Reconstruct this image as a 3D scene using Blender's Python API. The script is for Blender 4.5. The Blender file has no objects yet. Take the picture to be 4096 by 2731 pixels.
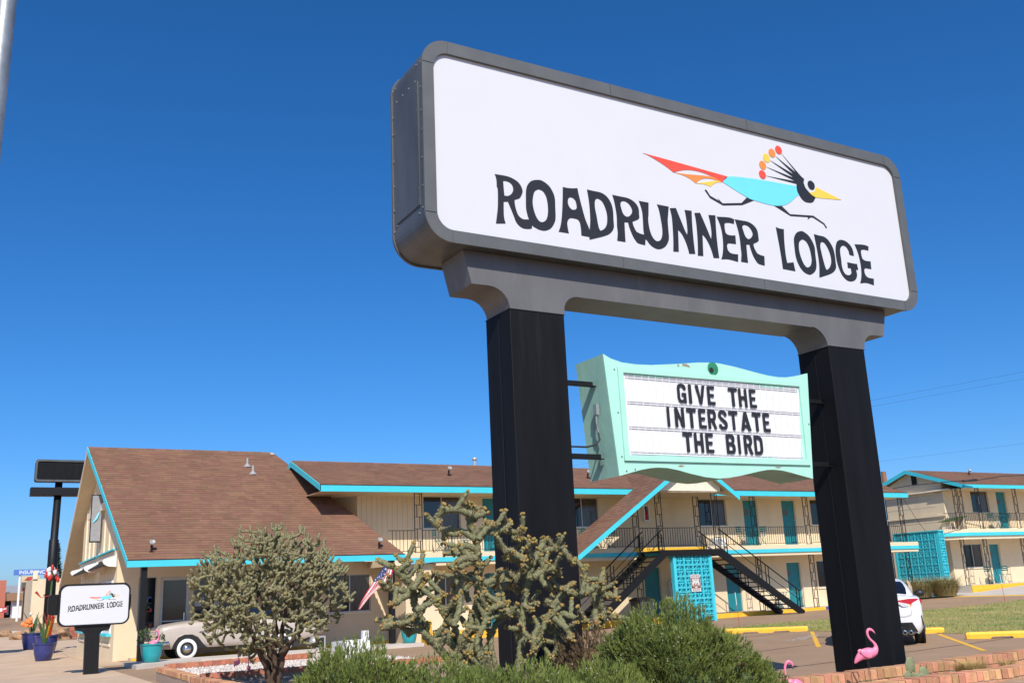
import bpy, bmesh, math, random
from mathutils import Vector, Matrix, noise
R = math.radians
SC = bpy.context.scene
COL = SC.collection
# ------------------------------------------------------------------ camera, sky, sun, exposure
CAM_H = 1.6
cam_d = bpy.data.cameras.new('camera'); cam = bpy.data.objects.new('camera', cam_d); COL.objects.link(cam)
SC.camera = cam
cam_d.sensor_width = 36.0; cam_d.lens = 3900.0/4096.0*36.0; cam_d.clip_start = 0.05; cam_d.clip_end = 6000
_p, _r, _y = .24965, -.045258, .527337
_f = Vector((math.sin(_y)*math.cos(_p), math.cos(_y)*math.cos(_p), math.sin(_p)))
_rt = Vector((math.cos(_y), -math.sin(_y), 0)); _up = _rt.cross(_f)
_a = _rt*math.cos(_r)+_up*math.sin(_r); _b = -_rt*math.sin(_r)+_up*math.cos(_r)
cam.matrix_world = Matrix(((_a.x, _b.x, -_f.x, 0), (_a.y, _b.y, -_f.y, 0), (_a.z, _b.z, -_f.z, CAM_H), (0, 0, 0, 1)))
CA, CB, CF = _a.copy(), _b.copy(), _f.copy()
SUN_TRAVEL = Vector((.41, 1.0, -1.01)).normalized()
SUN_EL = math.asin(-SUN_TRAVEL.z); SUN_AZ = math.atan2(-SUN_TRAVEL.x, -SUN_TRAVEL.y)
world = bpy.data.worlds.new('World'); SC.world = world; world.use_nodes = True
wn = world.node_tree; wn.nodes.clear()
_o = wn.nodes.new('ShaderNodeOutputWorld'); _bg = wn.nodes.new('ShaderNodeBackground'); _sky = wn.nodes.new('ShaderNodeTexSky')
_sky.sky_type = 'NISHITA'; _sky.sun_disc = False; _sky.sun_elevation = SUN_EL; _sky.sun_rotation = SUN_AZ
_sky.altitude = 0; _sky.air_density = .8; _sky.dust_density = 1.0; _sky.ozone_density = 10.0
_bg.inputs[1].default_value = .15
_hs = wn.nodes.new('ShaderNodeHueSaturation'); _hs.inputs['Saturation'].default_value = 1.16
wn.links.new(_sky.outputs[0], _hs.inputs['Color']); wn.links.new(_hs.outputs[0], _bg.inputs[0]); wn.links.new(_bg.outputs[0], _o.inputs[0])
sun_d = bpy.data.lights.new('sun', 'SUN'); sun_d.energy = 5.0; sun_d.angle = R(.53); sun_d.color = (1, .94, .85)
sun = bpy.data.objects.new('sun', sun_d); COL.objects.link(sun)
sun.rotation_euler = SUN_TRAVEL.to_track_quat('-Z', 'Y').to_euler()
SC.view_settings.view_transform = 'Standard'; SC.view_settings.look = 'None'
SC.view_settings.exposure = 0.0; SC.view_settings.gamma = 1.0; SC.view_settings.use_curve_mapping = False
SC.cycles.max_bounces = 6; SC.cycles.diffuse_bounces = 3; SC.cycles.glossy_bounces = 3; SC.cycles.transparent_max_bounces = 8
random.seed(7)
rnd = random.random
def ru(a, b): return a+(b-a)*random.random()

# ------------------------------------------------------------------ materials
MATS = {}
def mat(name, col, rough=.6, var=.12, scale=6.0, bump=0.0, bscale=40.0, metal=0.0, spec=.5, objrand=0.0, col2=None, sx=(1, 1, 1), attr=None, emit=None, hue=0.0):
    if name in MATS: return MATS[name]
    m = bpy.data.materials.new(name); m.use_nodes = True; MATS[name] = m
    nt = m.node_tree; N = nt.nodes; L = nt.links; b = N['Principled BSDF']
    b.inputs['Roughness'].default_value = rough; b.inputs['Metallic'].default_value = metal
    b.inputs['Specular IOR Level'].default_value = spec
    geo = N.new('ShaderNodeNewGeometry'); mp = N.new('ShaderNodeMapping'); mp.inputs['Scale'].default_value = sx
    L.new(geo.outputs['Position'], mp.inputs[0])
    n1 = N.new('ShaderNodeTexNoise'); n1.inputs['Scale'].default_value = scale; n1.inputs['Detail'].default_value = 6; n1.inputs['Roughness'].default_value = .6
    L.new(mp.outputs[0], n1.inputs[0])
    mr = N.new('ShaderNodeMapRange'); mr.inputs[1].default_value = .28; mr.inputs[2].default_value = .72
    L.new(n1.outputs[0], mr.inputs[0])
    mx = N.new('ShaderNodeMix'); mx.data_type = 'RGBA'
    c2 = col2 if col2 else tuple(min(1, c*(1+var)) for c in col)
    c1 = col if col2 else tuple(c*(1-var) for c in col)
    mx.inputs[6].default_value = (*c1, 1); mx.inputs[7].default_value = (*c2, 1)
    L.new(mr.outputs[0], mx.inputs[0]); out = mx.outputs[2]
    if objrand or attr:
        hsv = N.new('ShaderNodeHueSaturation'); L.new(out, hsv.inputs['Color'])
        m2 = N.new('ShaderNodeMapRange'); m2.inputs[3].default_value = 1-objrand; m2.inputs[4].default_value = 1+objrand
        if attr:
            at = N.new('ShaderNodeAttribute'); at.attribute_name = attr; src = at.outputs['Fac']
        else:
            oi = N.new('ShaderNodeObjectInfo'); src = oi.outputs['Random']
        L.new(src, m2.inputs[0]); L.new(m2.outputs[0], hsv.inputs['Value'])
        if hue:
            mm = N.new('ShaderNodeMath'); mm.operation = 'MULTIPLY'; mm.inputs[1].default_value = 7.31; L.new(src, mm.inputs[0])
            fr = N.new('ShaderNodeMath'); fr.operation = 'FRACT'; L.new(mm.outputs[0], fr.inputs[0])
            m3 = N.new('ShaderNodeMapRange'); m3.inputs[3].default_value = .5-hue; m3.inputs[4].default_value = .5+hue
            L.new(fr.outputs[0], m3.inputs[0]); L.new(m3.outputs[0], hsv.inputs['Hue'])
        out = hsv.outputs[0]
    L.new(out, b.inputs['Base Color'])
    if bump:
        n2 = N.new('ShaderNodeTexNoise'); n2.inputs['Scale'].default_value = bscale; n2.inputs['Detail'].default_value = 4
        L.new(mp.outputs[0], n2.inputs[0])
        bp = N.new('ShaderNodeBump'); bp.inputs['Strength'].default_value = bump; bp.inputs['Distance'].default_value = .02
        L.new(n2.outputs[0], bp.inputs['Height']); L.new(bp.outputs[0], b.inputs['Normal'])
    if emit:
        b.inputs['Emission Color'].default_value = (*emit[:3], 1); b.inputs['Emission Strength'].default_value = emit[3]
    return m
def stain(m, col, scale, lo, hi, sx=(1, 1, 1)):
    """irregular patches of wear, mixed over the base colour"""
    nt = m.node_tree; N = nt.nodes; L = nt.links; b = N['Principled BSDF']
    old = b.inputs['Base Color'].links[0].from_socket
    g = N.new('ShaderNodeNewGeometry'); mp = N.new('ShaderNodeMapping'); mp.inputs['Scale'].default_value = sx; L.new(g.outputs['Position'], mp.inputs[0])
    n = N.new('ShaderNodeTexNoise'); n.inputs['Scale'].default_value = scale; n.inputs['Detail'].default_value = 8; n.inputs['Roughness'].default_value = .65; L.new(mp.outputs[0], n.inputs[0])
    r = N.new('ShaderNodeMapRange'); r.inputs[1].default_value = lo; r.inputs[2].default_value = hi; L.new(n.outputs[0], r.inputs[0])
    x = N.new('ShaderNodeMix'); x.data_type = 'RGBA'; L.new(r.outputs[0], x.inputs[0]); L.new(old, x.inputs[6]); x.inputs[7].default_value = (*col, 1)
    L.new(x.outputs[2], b.inputs['Base Color']); return m
M = dict(
 sign_white=mat('sign_white', (.645, .65, .665), .35, .015, 1.5),
 ink=mat('ink', (.022, .022, .024), .45, .1, 30),
 red=mat('logo_red', (.85, .085, .05), .4, .03), orange=mat('logo_orange', (.88, .25, .055), .4, .03), yellow=mat('logo_yellow', (.88, .56, .07), .4, .03), blue=mat('logo_blue', (.16, .66, .86), .4, .03),
 trim=mat('painted_trim', (.105, .110, .110), .5, .12, 3, .08, 8), cab=mat('cabinet_sheet', (.085, .092, .092), .42, .3, 2.2, .12, 5, sx=(1, 1, .3)),
 beam=mat('beam_sheet', (.125, .124, .124), .5, .16, 2.5, .15, 3, sx=(1, 1, .4)), pillar=mat('pillar_black', (.0062, .0065, .0078), .6, .35, 5, .05, 6, sx=(1, 1, .15), spec=.18),
 steel=mat('galvanised', (.36, .38, .38), .45, .25, 14, .05, 30, metal=.55), bolt=mat('bolt', (.35, .35, .35), .4, .1, metal=.5),
 mint=mat('mint_paint', (.40, .74, .60), .5, .05, 4, .06, 14), mint_side=mat('mint_shaded', (.33, .60, .49), .55, .08, 5, .1, 12), hole=mat('green_socket', (.03, .22, .11), .5),  # mint_side: darker mint, the side's weaker grazing light put into its colour
 acrylic=mat('acrylic_white', (.74, .74, .75), .3, .03, 8), rail=mat('track_clear', (.64, .62, .60), .35, .10, 20),
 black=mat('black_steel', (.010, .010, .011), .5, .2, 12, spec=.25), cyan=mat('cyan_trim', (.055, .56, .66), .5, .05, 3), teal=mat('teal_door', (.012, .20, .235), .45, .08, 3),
 cream=mat('cream_stucco', (.74, .60, .40), .85, .05, 1.4, .25, 60), cream2=mat('cream_trim', (.78, .66, .48), .7, .05, 5), soffit=mat('soffit', (.60, .48, .31), .8, .07, 2), yellowp=mat('yellow_paint', (.85, .47, .03), .6, .12, 9, .2, 50),
 bluep=mat('blue_paint', (.05, .10, .42), .6, .15, 9), shingle=mat('shingle', (.205, .104, .062), .9, .12, 1.2, .35, 220, attr='tone', objrand=.15, hue=.010),
 glass=mat('window_glass', (.012, .013, .015), .06, .1, 2, spec=.8), curtain=mat('curtain', (.12, .085, .06), .9, .2, 6, sx=(8, 1, .3)), alu=mat('aluminium', (.55, .53, .5), .4, .1, 8, metal=.4),
 inner=mat('dark_room', (.02, .018, .016), .9, .3, 3), fascia_dark=mat('drip_edge', (.03, .02, .02), .7),
 asphalt=mat('asphalt', (.365, .236, .138), .92, .10, .8, .6, 90), conc=mat('concrete', (.56, .405, .27), .9, .12, .9, .2, 60), concw=mat('concrete_pale', (.55, .49, .42), .9, .1, 1.2, .2, 60),
 dirt=mat('dirt', (.28, .18, .11), .95, .25, 1.3, .4, 30), soil=mat('bed_soil', (.36, .24, .155), .95, .25, 5, .5, 60), grass_base=mat('lawn_soil', (.21, .25, .06), .95, .1, .5, .6, 40, col2=(.42, .33, .13)),
 brick=mat('brick', (.54, .27, .14), .85, .2, 18, .3, 80, objrand=.24, hue=.02), brick_red=mat('brick_red', (.47, .165, .095), .85, .2, 14, .3, 80, objrand=.2, hue=.012), mortar=mat('mortar', (.36, .27, .2), .95, .15, 20, .3, 90),
 gravel=mat('white_gravel', (.56, .50, .45), .9, .2, 30, attr='tone', objrand=.35), pink=mat('pink_plastic', (.85, .225, .36), .4, .05, 10), beak=mat('beak_black', (.02, .02, .02), .4), wire=mat('wire_leg', (.05, .05, .05), .5, metal=.6),
 teal_pot=mat('teal_glaze', (.025, .34, .37), .3, .08, 4), blue_pot=mat('blue_glaze', (.03, .04, .17), .25, .3, 5), leaf=mat('pot_leaf', (.06, .10, .03), .7, .4, 20),
 white=mat('white_paint', (.75, .75, .74), .5, .05, 6), plate=mat('plate', (.62, .62, .6), .5, .05), brown=mat('brown_sign', (.23, .055, .02), .5), navy=mat('flag_blue', (.03, .04, .13), .8), fred=mat('flag_red', (.55, .02, .03), .8), fwhite=mat('flag_white', (.75, .72, .7), .8),
 wood=mat('pole_wood', (.26, .14, .07), .9, .3, 10, .3, 40, sx=(3, 3, .3)), cable=mat('cable', (.02, .02, .02), .6),
 rub=mat('rubber', (.012, .012, .012), .75, .2, 30), chrome=mat('chrome', (.75, .75, .76), .12, .03, 5, metal=1.0), hub=mat('hubcap', (.5, .48, .44), .2, .1, 5, metal=.9),
 rambler=mat('beige_enamel', (.50, .435, .375), .3, .04, 2, spec=.6), sedan=mat('white_enamel', (.72, .72, .73), .22, .01, 2, spec=.6), tint=mat('tinted_glass', (.008, .009, .012), .05, .1, 2, spec=.8), plast=mat('black_plastic', (.015, .015, .016), .5, .1, 20),
 lred=mat('lamp_red', (.42, .008, .012), .15), lclear=mat('lamp_clear', (.55, .55, .55), .15), lamb=mat('lamp_amber', (.7, .22, .02), .2), headl=mat('headlight', (.6, .6, .58), .1, .1, metal=.4),
 stem1=mat('cholla_green', (.060, .070, .028), .85, .3, 42, .6, 90, col2=(.37, .34, .18)), stem2=mat('cholla_rope', (.050, .068, .026), .85, .3, 75, .6, 110, col2=(.33, .31, .16)), spine=mat('straw_spines', (.58, .46, .25), .8, .2, 30),
 fruit=mat('cholla_fruit', (.36, .20, .07), .8, .3, 14, .4, 120, col2=(.27, .25, .06)), glass2=mat('brown_glass', (.075, .052, .038), .12, .45, 5, spec=.7, sx=(6, 1, .4)), fcup=mat('fruit_cup', (.16, .07, .03), .9), bark=mat('bark', (.085, .055, .035), .95, .35, 20, .6, 30, sx=(1, 1, .3)),  # glass2: opaque pane with streaky brown in its colour
 juniper=mat('juniper', (.075, .115, .02), .8, .3, 5, col2=(.20, .245, .045)), junbrown=mat('juniper_brown', (.13, .085, .04), .9, .3, 20), sage=mat('silver_sage', (.36, .34, .27), .9, .2, 20), straw=mat('dry_grass', (.52, .36, .13), .9, .3, 20, col2=(.36, .26, .09)), ggrass=mat('clump_grass', (.20, .20, .07), .9, .3, 12, col2=(.50, .41, .20)), blade=mat('lawn_blades', (.15, .22, .045), .9, .3, .5, col2=(.46, .36, .14)),
 pear=mat('prickly_pad', (.21, .245, .125), .7, .15, 14), areole=mat('areole', (.22, .09, .06), .9), conifer=mat('conifer', (.03, .05, .025), .9, .4, 3), rock=mat('rock', (.36, .22, .12), .95, .35, 4, .6, 12), hotw=mat('bronze_bird', (.1, .25, .2), .4, .2, 9, metal=.5), roofgrey=mat('roof_grey', (.30, .30, .31), .9, .1),
 insblue=mat('sign_blue', (.07, .17, .5), .5, .05), boardcream=mat('board_cream', (.6, .5, .32), .6), redboard=mat('board_red', (.45, .05, .04), .6), metalred=mat('metal_flower_red', (.5, .03, .02), .4, .1), metalyel=mat('metal_flower_yellow', (.75, .38, .02), .4, .1), metalgrn=mat('metal_leaf_green', (.05, .11, .035), .5, .2), bin=mat('trash_bin', (.055, .055, .06), .5, .1), lamp=mat('lamp_grey', (.45, .43, .4), .4, .1, metal=.3), warm=mat('board_panel', (.78, .70, .55), .7, .04),
 brown_chip=mat('bare_metal', (.30, .24, .18), .7, .3, 40), orangeflower=mat('orange_petal', (.65, .16, .02), .5, .2),
)
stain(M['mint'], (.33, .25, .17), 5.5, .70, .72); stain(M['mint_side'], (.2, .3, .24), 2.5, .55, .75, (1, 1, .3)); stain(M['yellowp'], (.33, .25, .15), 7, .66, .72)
stain(M['asphalt'], (.30, .196, .118), .35, .5, .75, (1, .35, 1)); stain(M['conc'], (.48, .34, .225), .5, .5, .7); stain(M['brick'], (.36, .28, .2), 13, .62, .75); stain(M['beam'], (.20, .19, .18), 3, .6, .8, (1, 1, .2)); stain(M['pillar'], (.022, .023, .026), 4, .62, .85, (1, 1, .08))
stain(M['asphalt'], (.42, .30, .20), 2.2, .64, .72); stain(M['asphalt'], (.17, .115, .08), 1.1, .66, .74)
stain(M['cream'], (.66, .52, .34), .9, .52, .8, (1, 1, .25))

# ------------------------------------------------------------------ mesh builder
class MB:
    def __init__(s): s.v = []; s.f = []; s.t = []
    def add(s, vs, fs, tone=None):
        n = len(s.v); s.v += [tuple(p) for p in vs]; s.f += [tuple(i+n for i in q) for q in fs]
        if tone is not None: s.t += [tone]*len(fs)
        return s
    def quad(s, a, b, c, d, tone=None): return s.add((a, b, c, d), ((0, 1, 2, 3),), tone)
    def box(s, x0, y0, z0, x1, y1, z1, tone=None):
        return s.add(((x0, y0, z0), (x1, y0, z0), (x1, y1, z0), (x0, y1, z0), (x0, y0, z1), (x1, y0, z1), (x1, y1, z1), (x0, y1, z1)),
                     ((0, 3, 2, 1), (4, 5, 6, 7), (0, 1, 5, 4), (1, 2, 6, 5), (2, 3, 7, 6), (3, 0, 4, 7)), tone)
    def beam(s, p, q, w, h, up=(0, 0, 1)):
        p = Vector(p); q = Vector(q); d = (q-p).normalized(); u = Vector(up); x = d.cross(u)
        if x.length < 1e-4: x = Vector((1, 0, 0))
        x.normalize(); y = x.cross(d)
        c = [(-w/2, -h/2), (w/2, -h/2), (w/2, h/2), (-w/2, h/2)]
        return s.add([p+x*a+y*b for a, b in c]+[q+x*a+y*b for a, b in c], ((3, 2, 1, 0), (4, 5, 6, 7), (0, 1, 5, 4), (1, 2, 6, 5), (2, 3, 7, 6), (3, 0, 4, 7)))
    def tube(s, pts, rad, n=8, cap=True, tone=None, knob=None):
        pts = [Vector(p) for p in pts]; m = len(pts)
        rr = rad if isinstance(rad, (list, tuple)) else [rad]*m
        d0 = (pts[1]-pts[0]).normalized(); x = d0.orthogonal().normalized(); base = len(s.v); vs = []
        for i, p in enumerate(pts):
            d = (pts[min(i+1, m-1)]-pts[max(i-1, 0)]).normalized()
            x = (x-d*x.dot(d)); x = x.normalized() if x.length > 1e-6 else d.orthogonal().normalized()
            y = d.cross(x)
            for k in range(n):
                a = 2*math.pi*k/n; r_ = rr[i]*(knob(i, k) if knob else 1)
                vs.append(p+(x*math.cos(a)+y*math.sin(a))*r_)
        fs = [(i*n+k, i*n+(k+1) % n, (i+1)*n+(k+1) % n, (i+1)*n+k) for i in range(m-1) for k in range(n)]
        if cap: fs += [tuple(reversed(range(n))), tuple((m-1)*n+k for k in range(n))]
        return s.add(vs, fs, tone)
    def lathe(s, prof, c, n=24, axis=(0, 0, 1), tone=None, cap=True):
        ax = Vector(axis).normalized(); x = ax.orthogonal().normalized(); y = ax.cross(x); c = Vector(c); vs = []
        for r_, h in prof:
            for k in range(n):
                a = 2*math.pi*k/n; vs.append(c+ax*h+(x*math.cos(a)+y*math.sin(a))*r_)
        m = len(prof)
        fs = [(i*n+k, i*n+(k+1) % n, (i+1)*n+(k+1) % n, (i+1)*n+k) for i in range(m-1) for k in range(n)]
        if cap: fs += [tuple(reversed(range(n))), tuple((m-1)*n+k for k in range(n))]
        return s.add(vs, fs, tone)
    def prism(s, poly, y0, y1):
        """polygon of (x, z) extruded from y0 (front) to y1"""
        n = len(poly); vs = [(x, y0, z) for x, z in poly]+[(x, y1, z) for x, z in poly]
        return s.add(vs, [tuple(range(n)), tuple(reversed(range(n, 2*n)))]+[(k, k+n, (k+1) % n+n, (k+1) % n) for k in range(n)])
    def prismx(s, poly, x0, x1):
        n = len(poly); vs = [(x0, y, z) for y, z in poly]+[(x1, y, z) for y, z in poly]
        return s.add(vs, [tuple(range(n)), tuple(reversed(range(n, 2*n)))]+[(k, k+n, (k+1) % n+n, (k+1) % n) for k in range(n)])
    def prismz(s, poly, z0, z1):
        n = len(poly); vs = [(x, y, z0) for x, y in poly]+[(x, y, z1) for x, y in poly]
        return s.add(vs, [tuple(reversed(range(n))), tuple(range(n, 2*n))]+[(k, (k+1) % n, (k+1) % n+n, k+n) for k in range(n)])
    def ball(s, c, r3, n=10, m=7, tone=None, rot=None):
        c = Vector(c); vs = []; rx, ry, rz = r3 if isinstance(r3, (tuple, list)) else (r3,)*3
        for i in range(m+1):
            t = math.pi*i/m
            for k in range(n):
                a = 2*math.pi*k/n; p = Vector((rx*math.sin(t)*math.cos(a), ry*math.sin(t)*math.sin(a), rz*math.cos(t)))
                if rot: p = rot @ p
                vs.append(c+p)
        return s.add(vs, [(i*n+k, (i+1)*n+k, (i+1)*n+(k+1) % n, i*n+(k+1) % n) for i in range(m) for k in range(n)], tone)
    def mesh(s, name, m, smooth=False, recalc=True):
        me = bpy.data.meshes.new(name); me.from_pydata(s.v, [], s.f); me.materials.append(m if not isinstance(m, str) else M[m])
        if recalc:
            bm = bmesh.new(); bm.from_mesh(me); bmesh.ops.recalc_face_normals(bm, faces=bm.faces); bm.to_mesh(me); bm.free()
        if s.t and len(s.t) == len(me.polygons):
            at = me.attributes.new('tone', 'FLOAT', 'FACE'); at.data.foreach_set('value', s.t)
        if smooth:
            me.polygons.foreach_set('use_smooth', [True]*len(me.polygons))
        return me
    def build(s, name, m, parent=None, smooth=False, recalc=True):
        return link(name, s.mesh(name, m, smooth, recalc), parent)
def link(name, me, parent=None, mw=None):
    o = bpy.data.objects.new(name, me); COL.objects.link(o)
    if parent is not None: setp(o, parent)
    if mw is not None: o.matrix_basis = mw
    return o
WLOC = {}
def setp(o, parent):
    o.parent = parent; o.matrix_parent_inverse = WLOC.get(parent.name, Matrix.Identity(4))
def thing(name, label, cat, loc=(0, 0, 0), group=None):
    o = bpy.data.objects.new(name, None); COL.objects.link(o); o.location = loc; o.empty_display_size = .2
    WLOC[o.name] = Matrix.Translation(-Vector(loc)); return tag(o, label, cat, group)
def tag(o, label, cat, group=None):
    o['label'] = label; o['category'] = cat
    if group: o['group'] = group
    return o
def struct(o): o['kind'] = 'structure'; return o
def stuff(o): o['kind'] = 'stuff'; return o
def copy_tree(o, parent=None):
    c = o.copy(); COL.objects.link(c)
    if parent is not None: c.parent = parent; c.matrix_parent_inverse = o.matrix_parent_inverse.copy()
    elif o.name in WLOC: WLOC[c.name] = WLOC[o.name]
    for ch in list(o.children): copy_tree(ch, c)
    return c
def one(name, m, fn, parent=None, smooth=False):
    b = MB(); fn(b); return b.build(name, m, parent, smooth)
def smooth_angle(o, deg=35):
    me = o.data; me.polygons.foreach_set('use_smooth', [True]*len(me.polygons)); me.set_sharp_from_angle(angle=R(deg)); return o
def bevel(o, w=.01, n=2):
    m = o.modifiers.new('bevel', 'BEVEL'); m.width = w; m.segments = n; m.limit_method = 'ANGLE'; m.angle_limit = R(40); return o
def rrect(x0, z0, x1, z1, r, n=8):
    p = []
    for cx, cz, a0 in ((x1-r, z1-r, 0), (x0+r, z1-r, 90), (x0+r, z0+r, 180), (x1-r, z0+r, 270)):
        for k in range(n+1):
            a = R(a0+90*k/n); p.append((cx+r*math.cos(a), cz+r*math.sin(a)))
    return p
def ring(b, outer, inner, y0, y1):
    n = len(outer)
    vs = [(x, y0, z) for x, z in outer]+[(x, y0, z) for x, z in inner]+[(x, y1, z) for x, z in outer]+[(x, y1, z) for x, z in inner]
    fs = []
    for k in range(n):
        j = (k+1) % n
        fs += [(k, j, n+j, n+k), (2*n+k, 3*n+k, 3*n+j, 2*n+j), (k, 2*n+k, 2*n+j, j), (n+k, n+j, 3*n+j, 3*n+k)]
    b.add(vs, fs)
def smooth_loop(pts, sub=4, corner=38):
    """closed outline: rounds gentle bends, keeps corners"""
    n = len(pts); P = [Vector(p) for p in pts]; out = []
    def is_c(i):
        a = P[i]-P[i-1]; b = P[(i+1) % n]-P[i]
        return a.angle(b, 0) > R(corner)
    cs = [is_c(i) for i in range(n)]
    for i in range(n):
        p1, p2 = P[i], P[(i+1) % n]
        p0 = P[i-1] if not cs[i] else p1+(p1-p2)*.5
        p3 = P[(i+2) % n] if not cs[(i+1) % n] else p2+(p2-p1)*.5
        for k in range(sub):
            t = k/sub
            out.append(.5*((2*p1)+(p2-p0)*t+(2*p0-5*p1+4*p2-p3)*t*t+(3*p1-p0-3*p2+p3)*t*t*t))
    return [(p.x, p.y) for p in out]
def flat_shape(name, loops, m, parent, y, depth=.004, sub=4, xf=None):
    """filled outline with holes standing in an XZ plane at y (front face)"""
    cu = bpy.data.curves.new(name, 'CURVE'); cu.dimensions = '2D'; cu.fill_mode = 'BOTH'; cu.extrude = depth/2
    for lp in loops:
        q = smooth_loop(lp, sub) if sub > 1 else lp
        if xf: q = [xf(*p) for p in q]
        sp = cu.splines.new('POLY'); sp.points.add(len(q)-1)
        for i, (x, z) in enumerate(q): sp.points[i].co = (x, z, 0, 1)
        sp.use_cyclic_u = True
    tmp = bpy.data.objects.new(name, cu); COL.objects.link(tmp)
    dg = bpy.context.evaluated_depsgraph_get(); me = bpy.data.meshes.new_from_object(tmp.evaluated_get(dg))
    bpy.data.objects.remove(tmp); bpy.data.curves.remove(cu)
    me.transform(Matrix(((1, 0, 0, 0), (0, 0, -1, y+depth/2), (0, 1, 0, 0), (0, 0, 0, 1))))
    me.materials.clear(); me.materials.append(M[m] if isinstance(m, str) else m); me.name = name
    return link(name, me, parent)
def text(name, body, h, m, parent, mw, w=None, depth=.004, bold=0.0):
    """lettering: cap height h, in the XZ plane of mw's local frame, left edge at the origin"""
    cu = bpy.data.curves.new(name, 'FONT'); cu.body = body; cu.size = 1; cu.extrude = depth/2; cu.offset = bold; cu.resolution_u = 3
    tmp = bpy.data.objects.new(name, cu); COL.objects.link(tmp)
    dg = bpy.context.evaluated_depsgraph_get(); me = bpy.data.meshes.new_from_object(tmp.evaluated_get(dg))
    bpy.data.objects.remove(tmp); bpy.data.curves.remove(cu)
    xs = [v.co.x for v in me.vertices]; ys = [v.co.y for v in me.vertices]
    x0, x1, y0, y1 = min(xs), max(xs), min(ys), max(ys); s = h/(y1-y0); sx = (w/(x1-x0)) if w else s
    me.transform(Matrix.Diagonal((sx, s, 1, 1)) @ Matrix.Translation((-x0, -y0, 0)))
    me.transform(Matrix(((1, 0, 0, 0), (0, 0, -1, 0), (0, 1, 0, 0), (0, 0, 0, 1)))); me.transform(mw)
    me.materials.clear(); me.materials.append(M[m]); me.name = name
    return link(name, me, parent)
T = Matrix.Translation
def RZ(a): return Matrix.Rotation(R(a), 4, 'Z')
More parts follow.
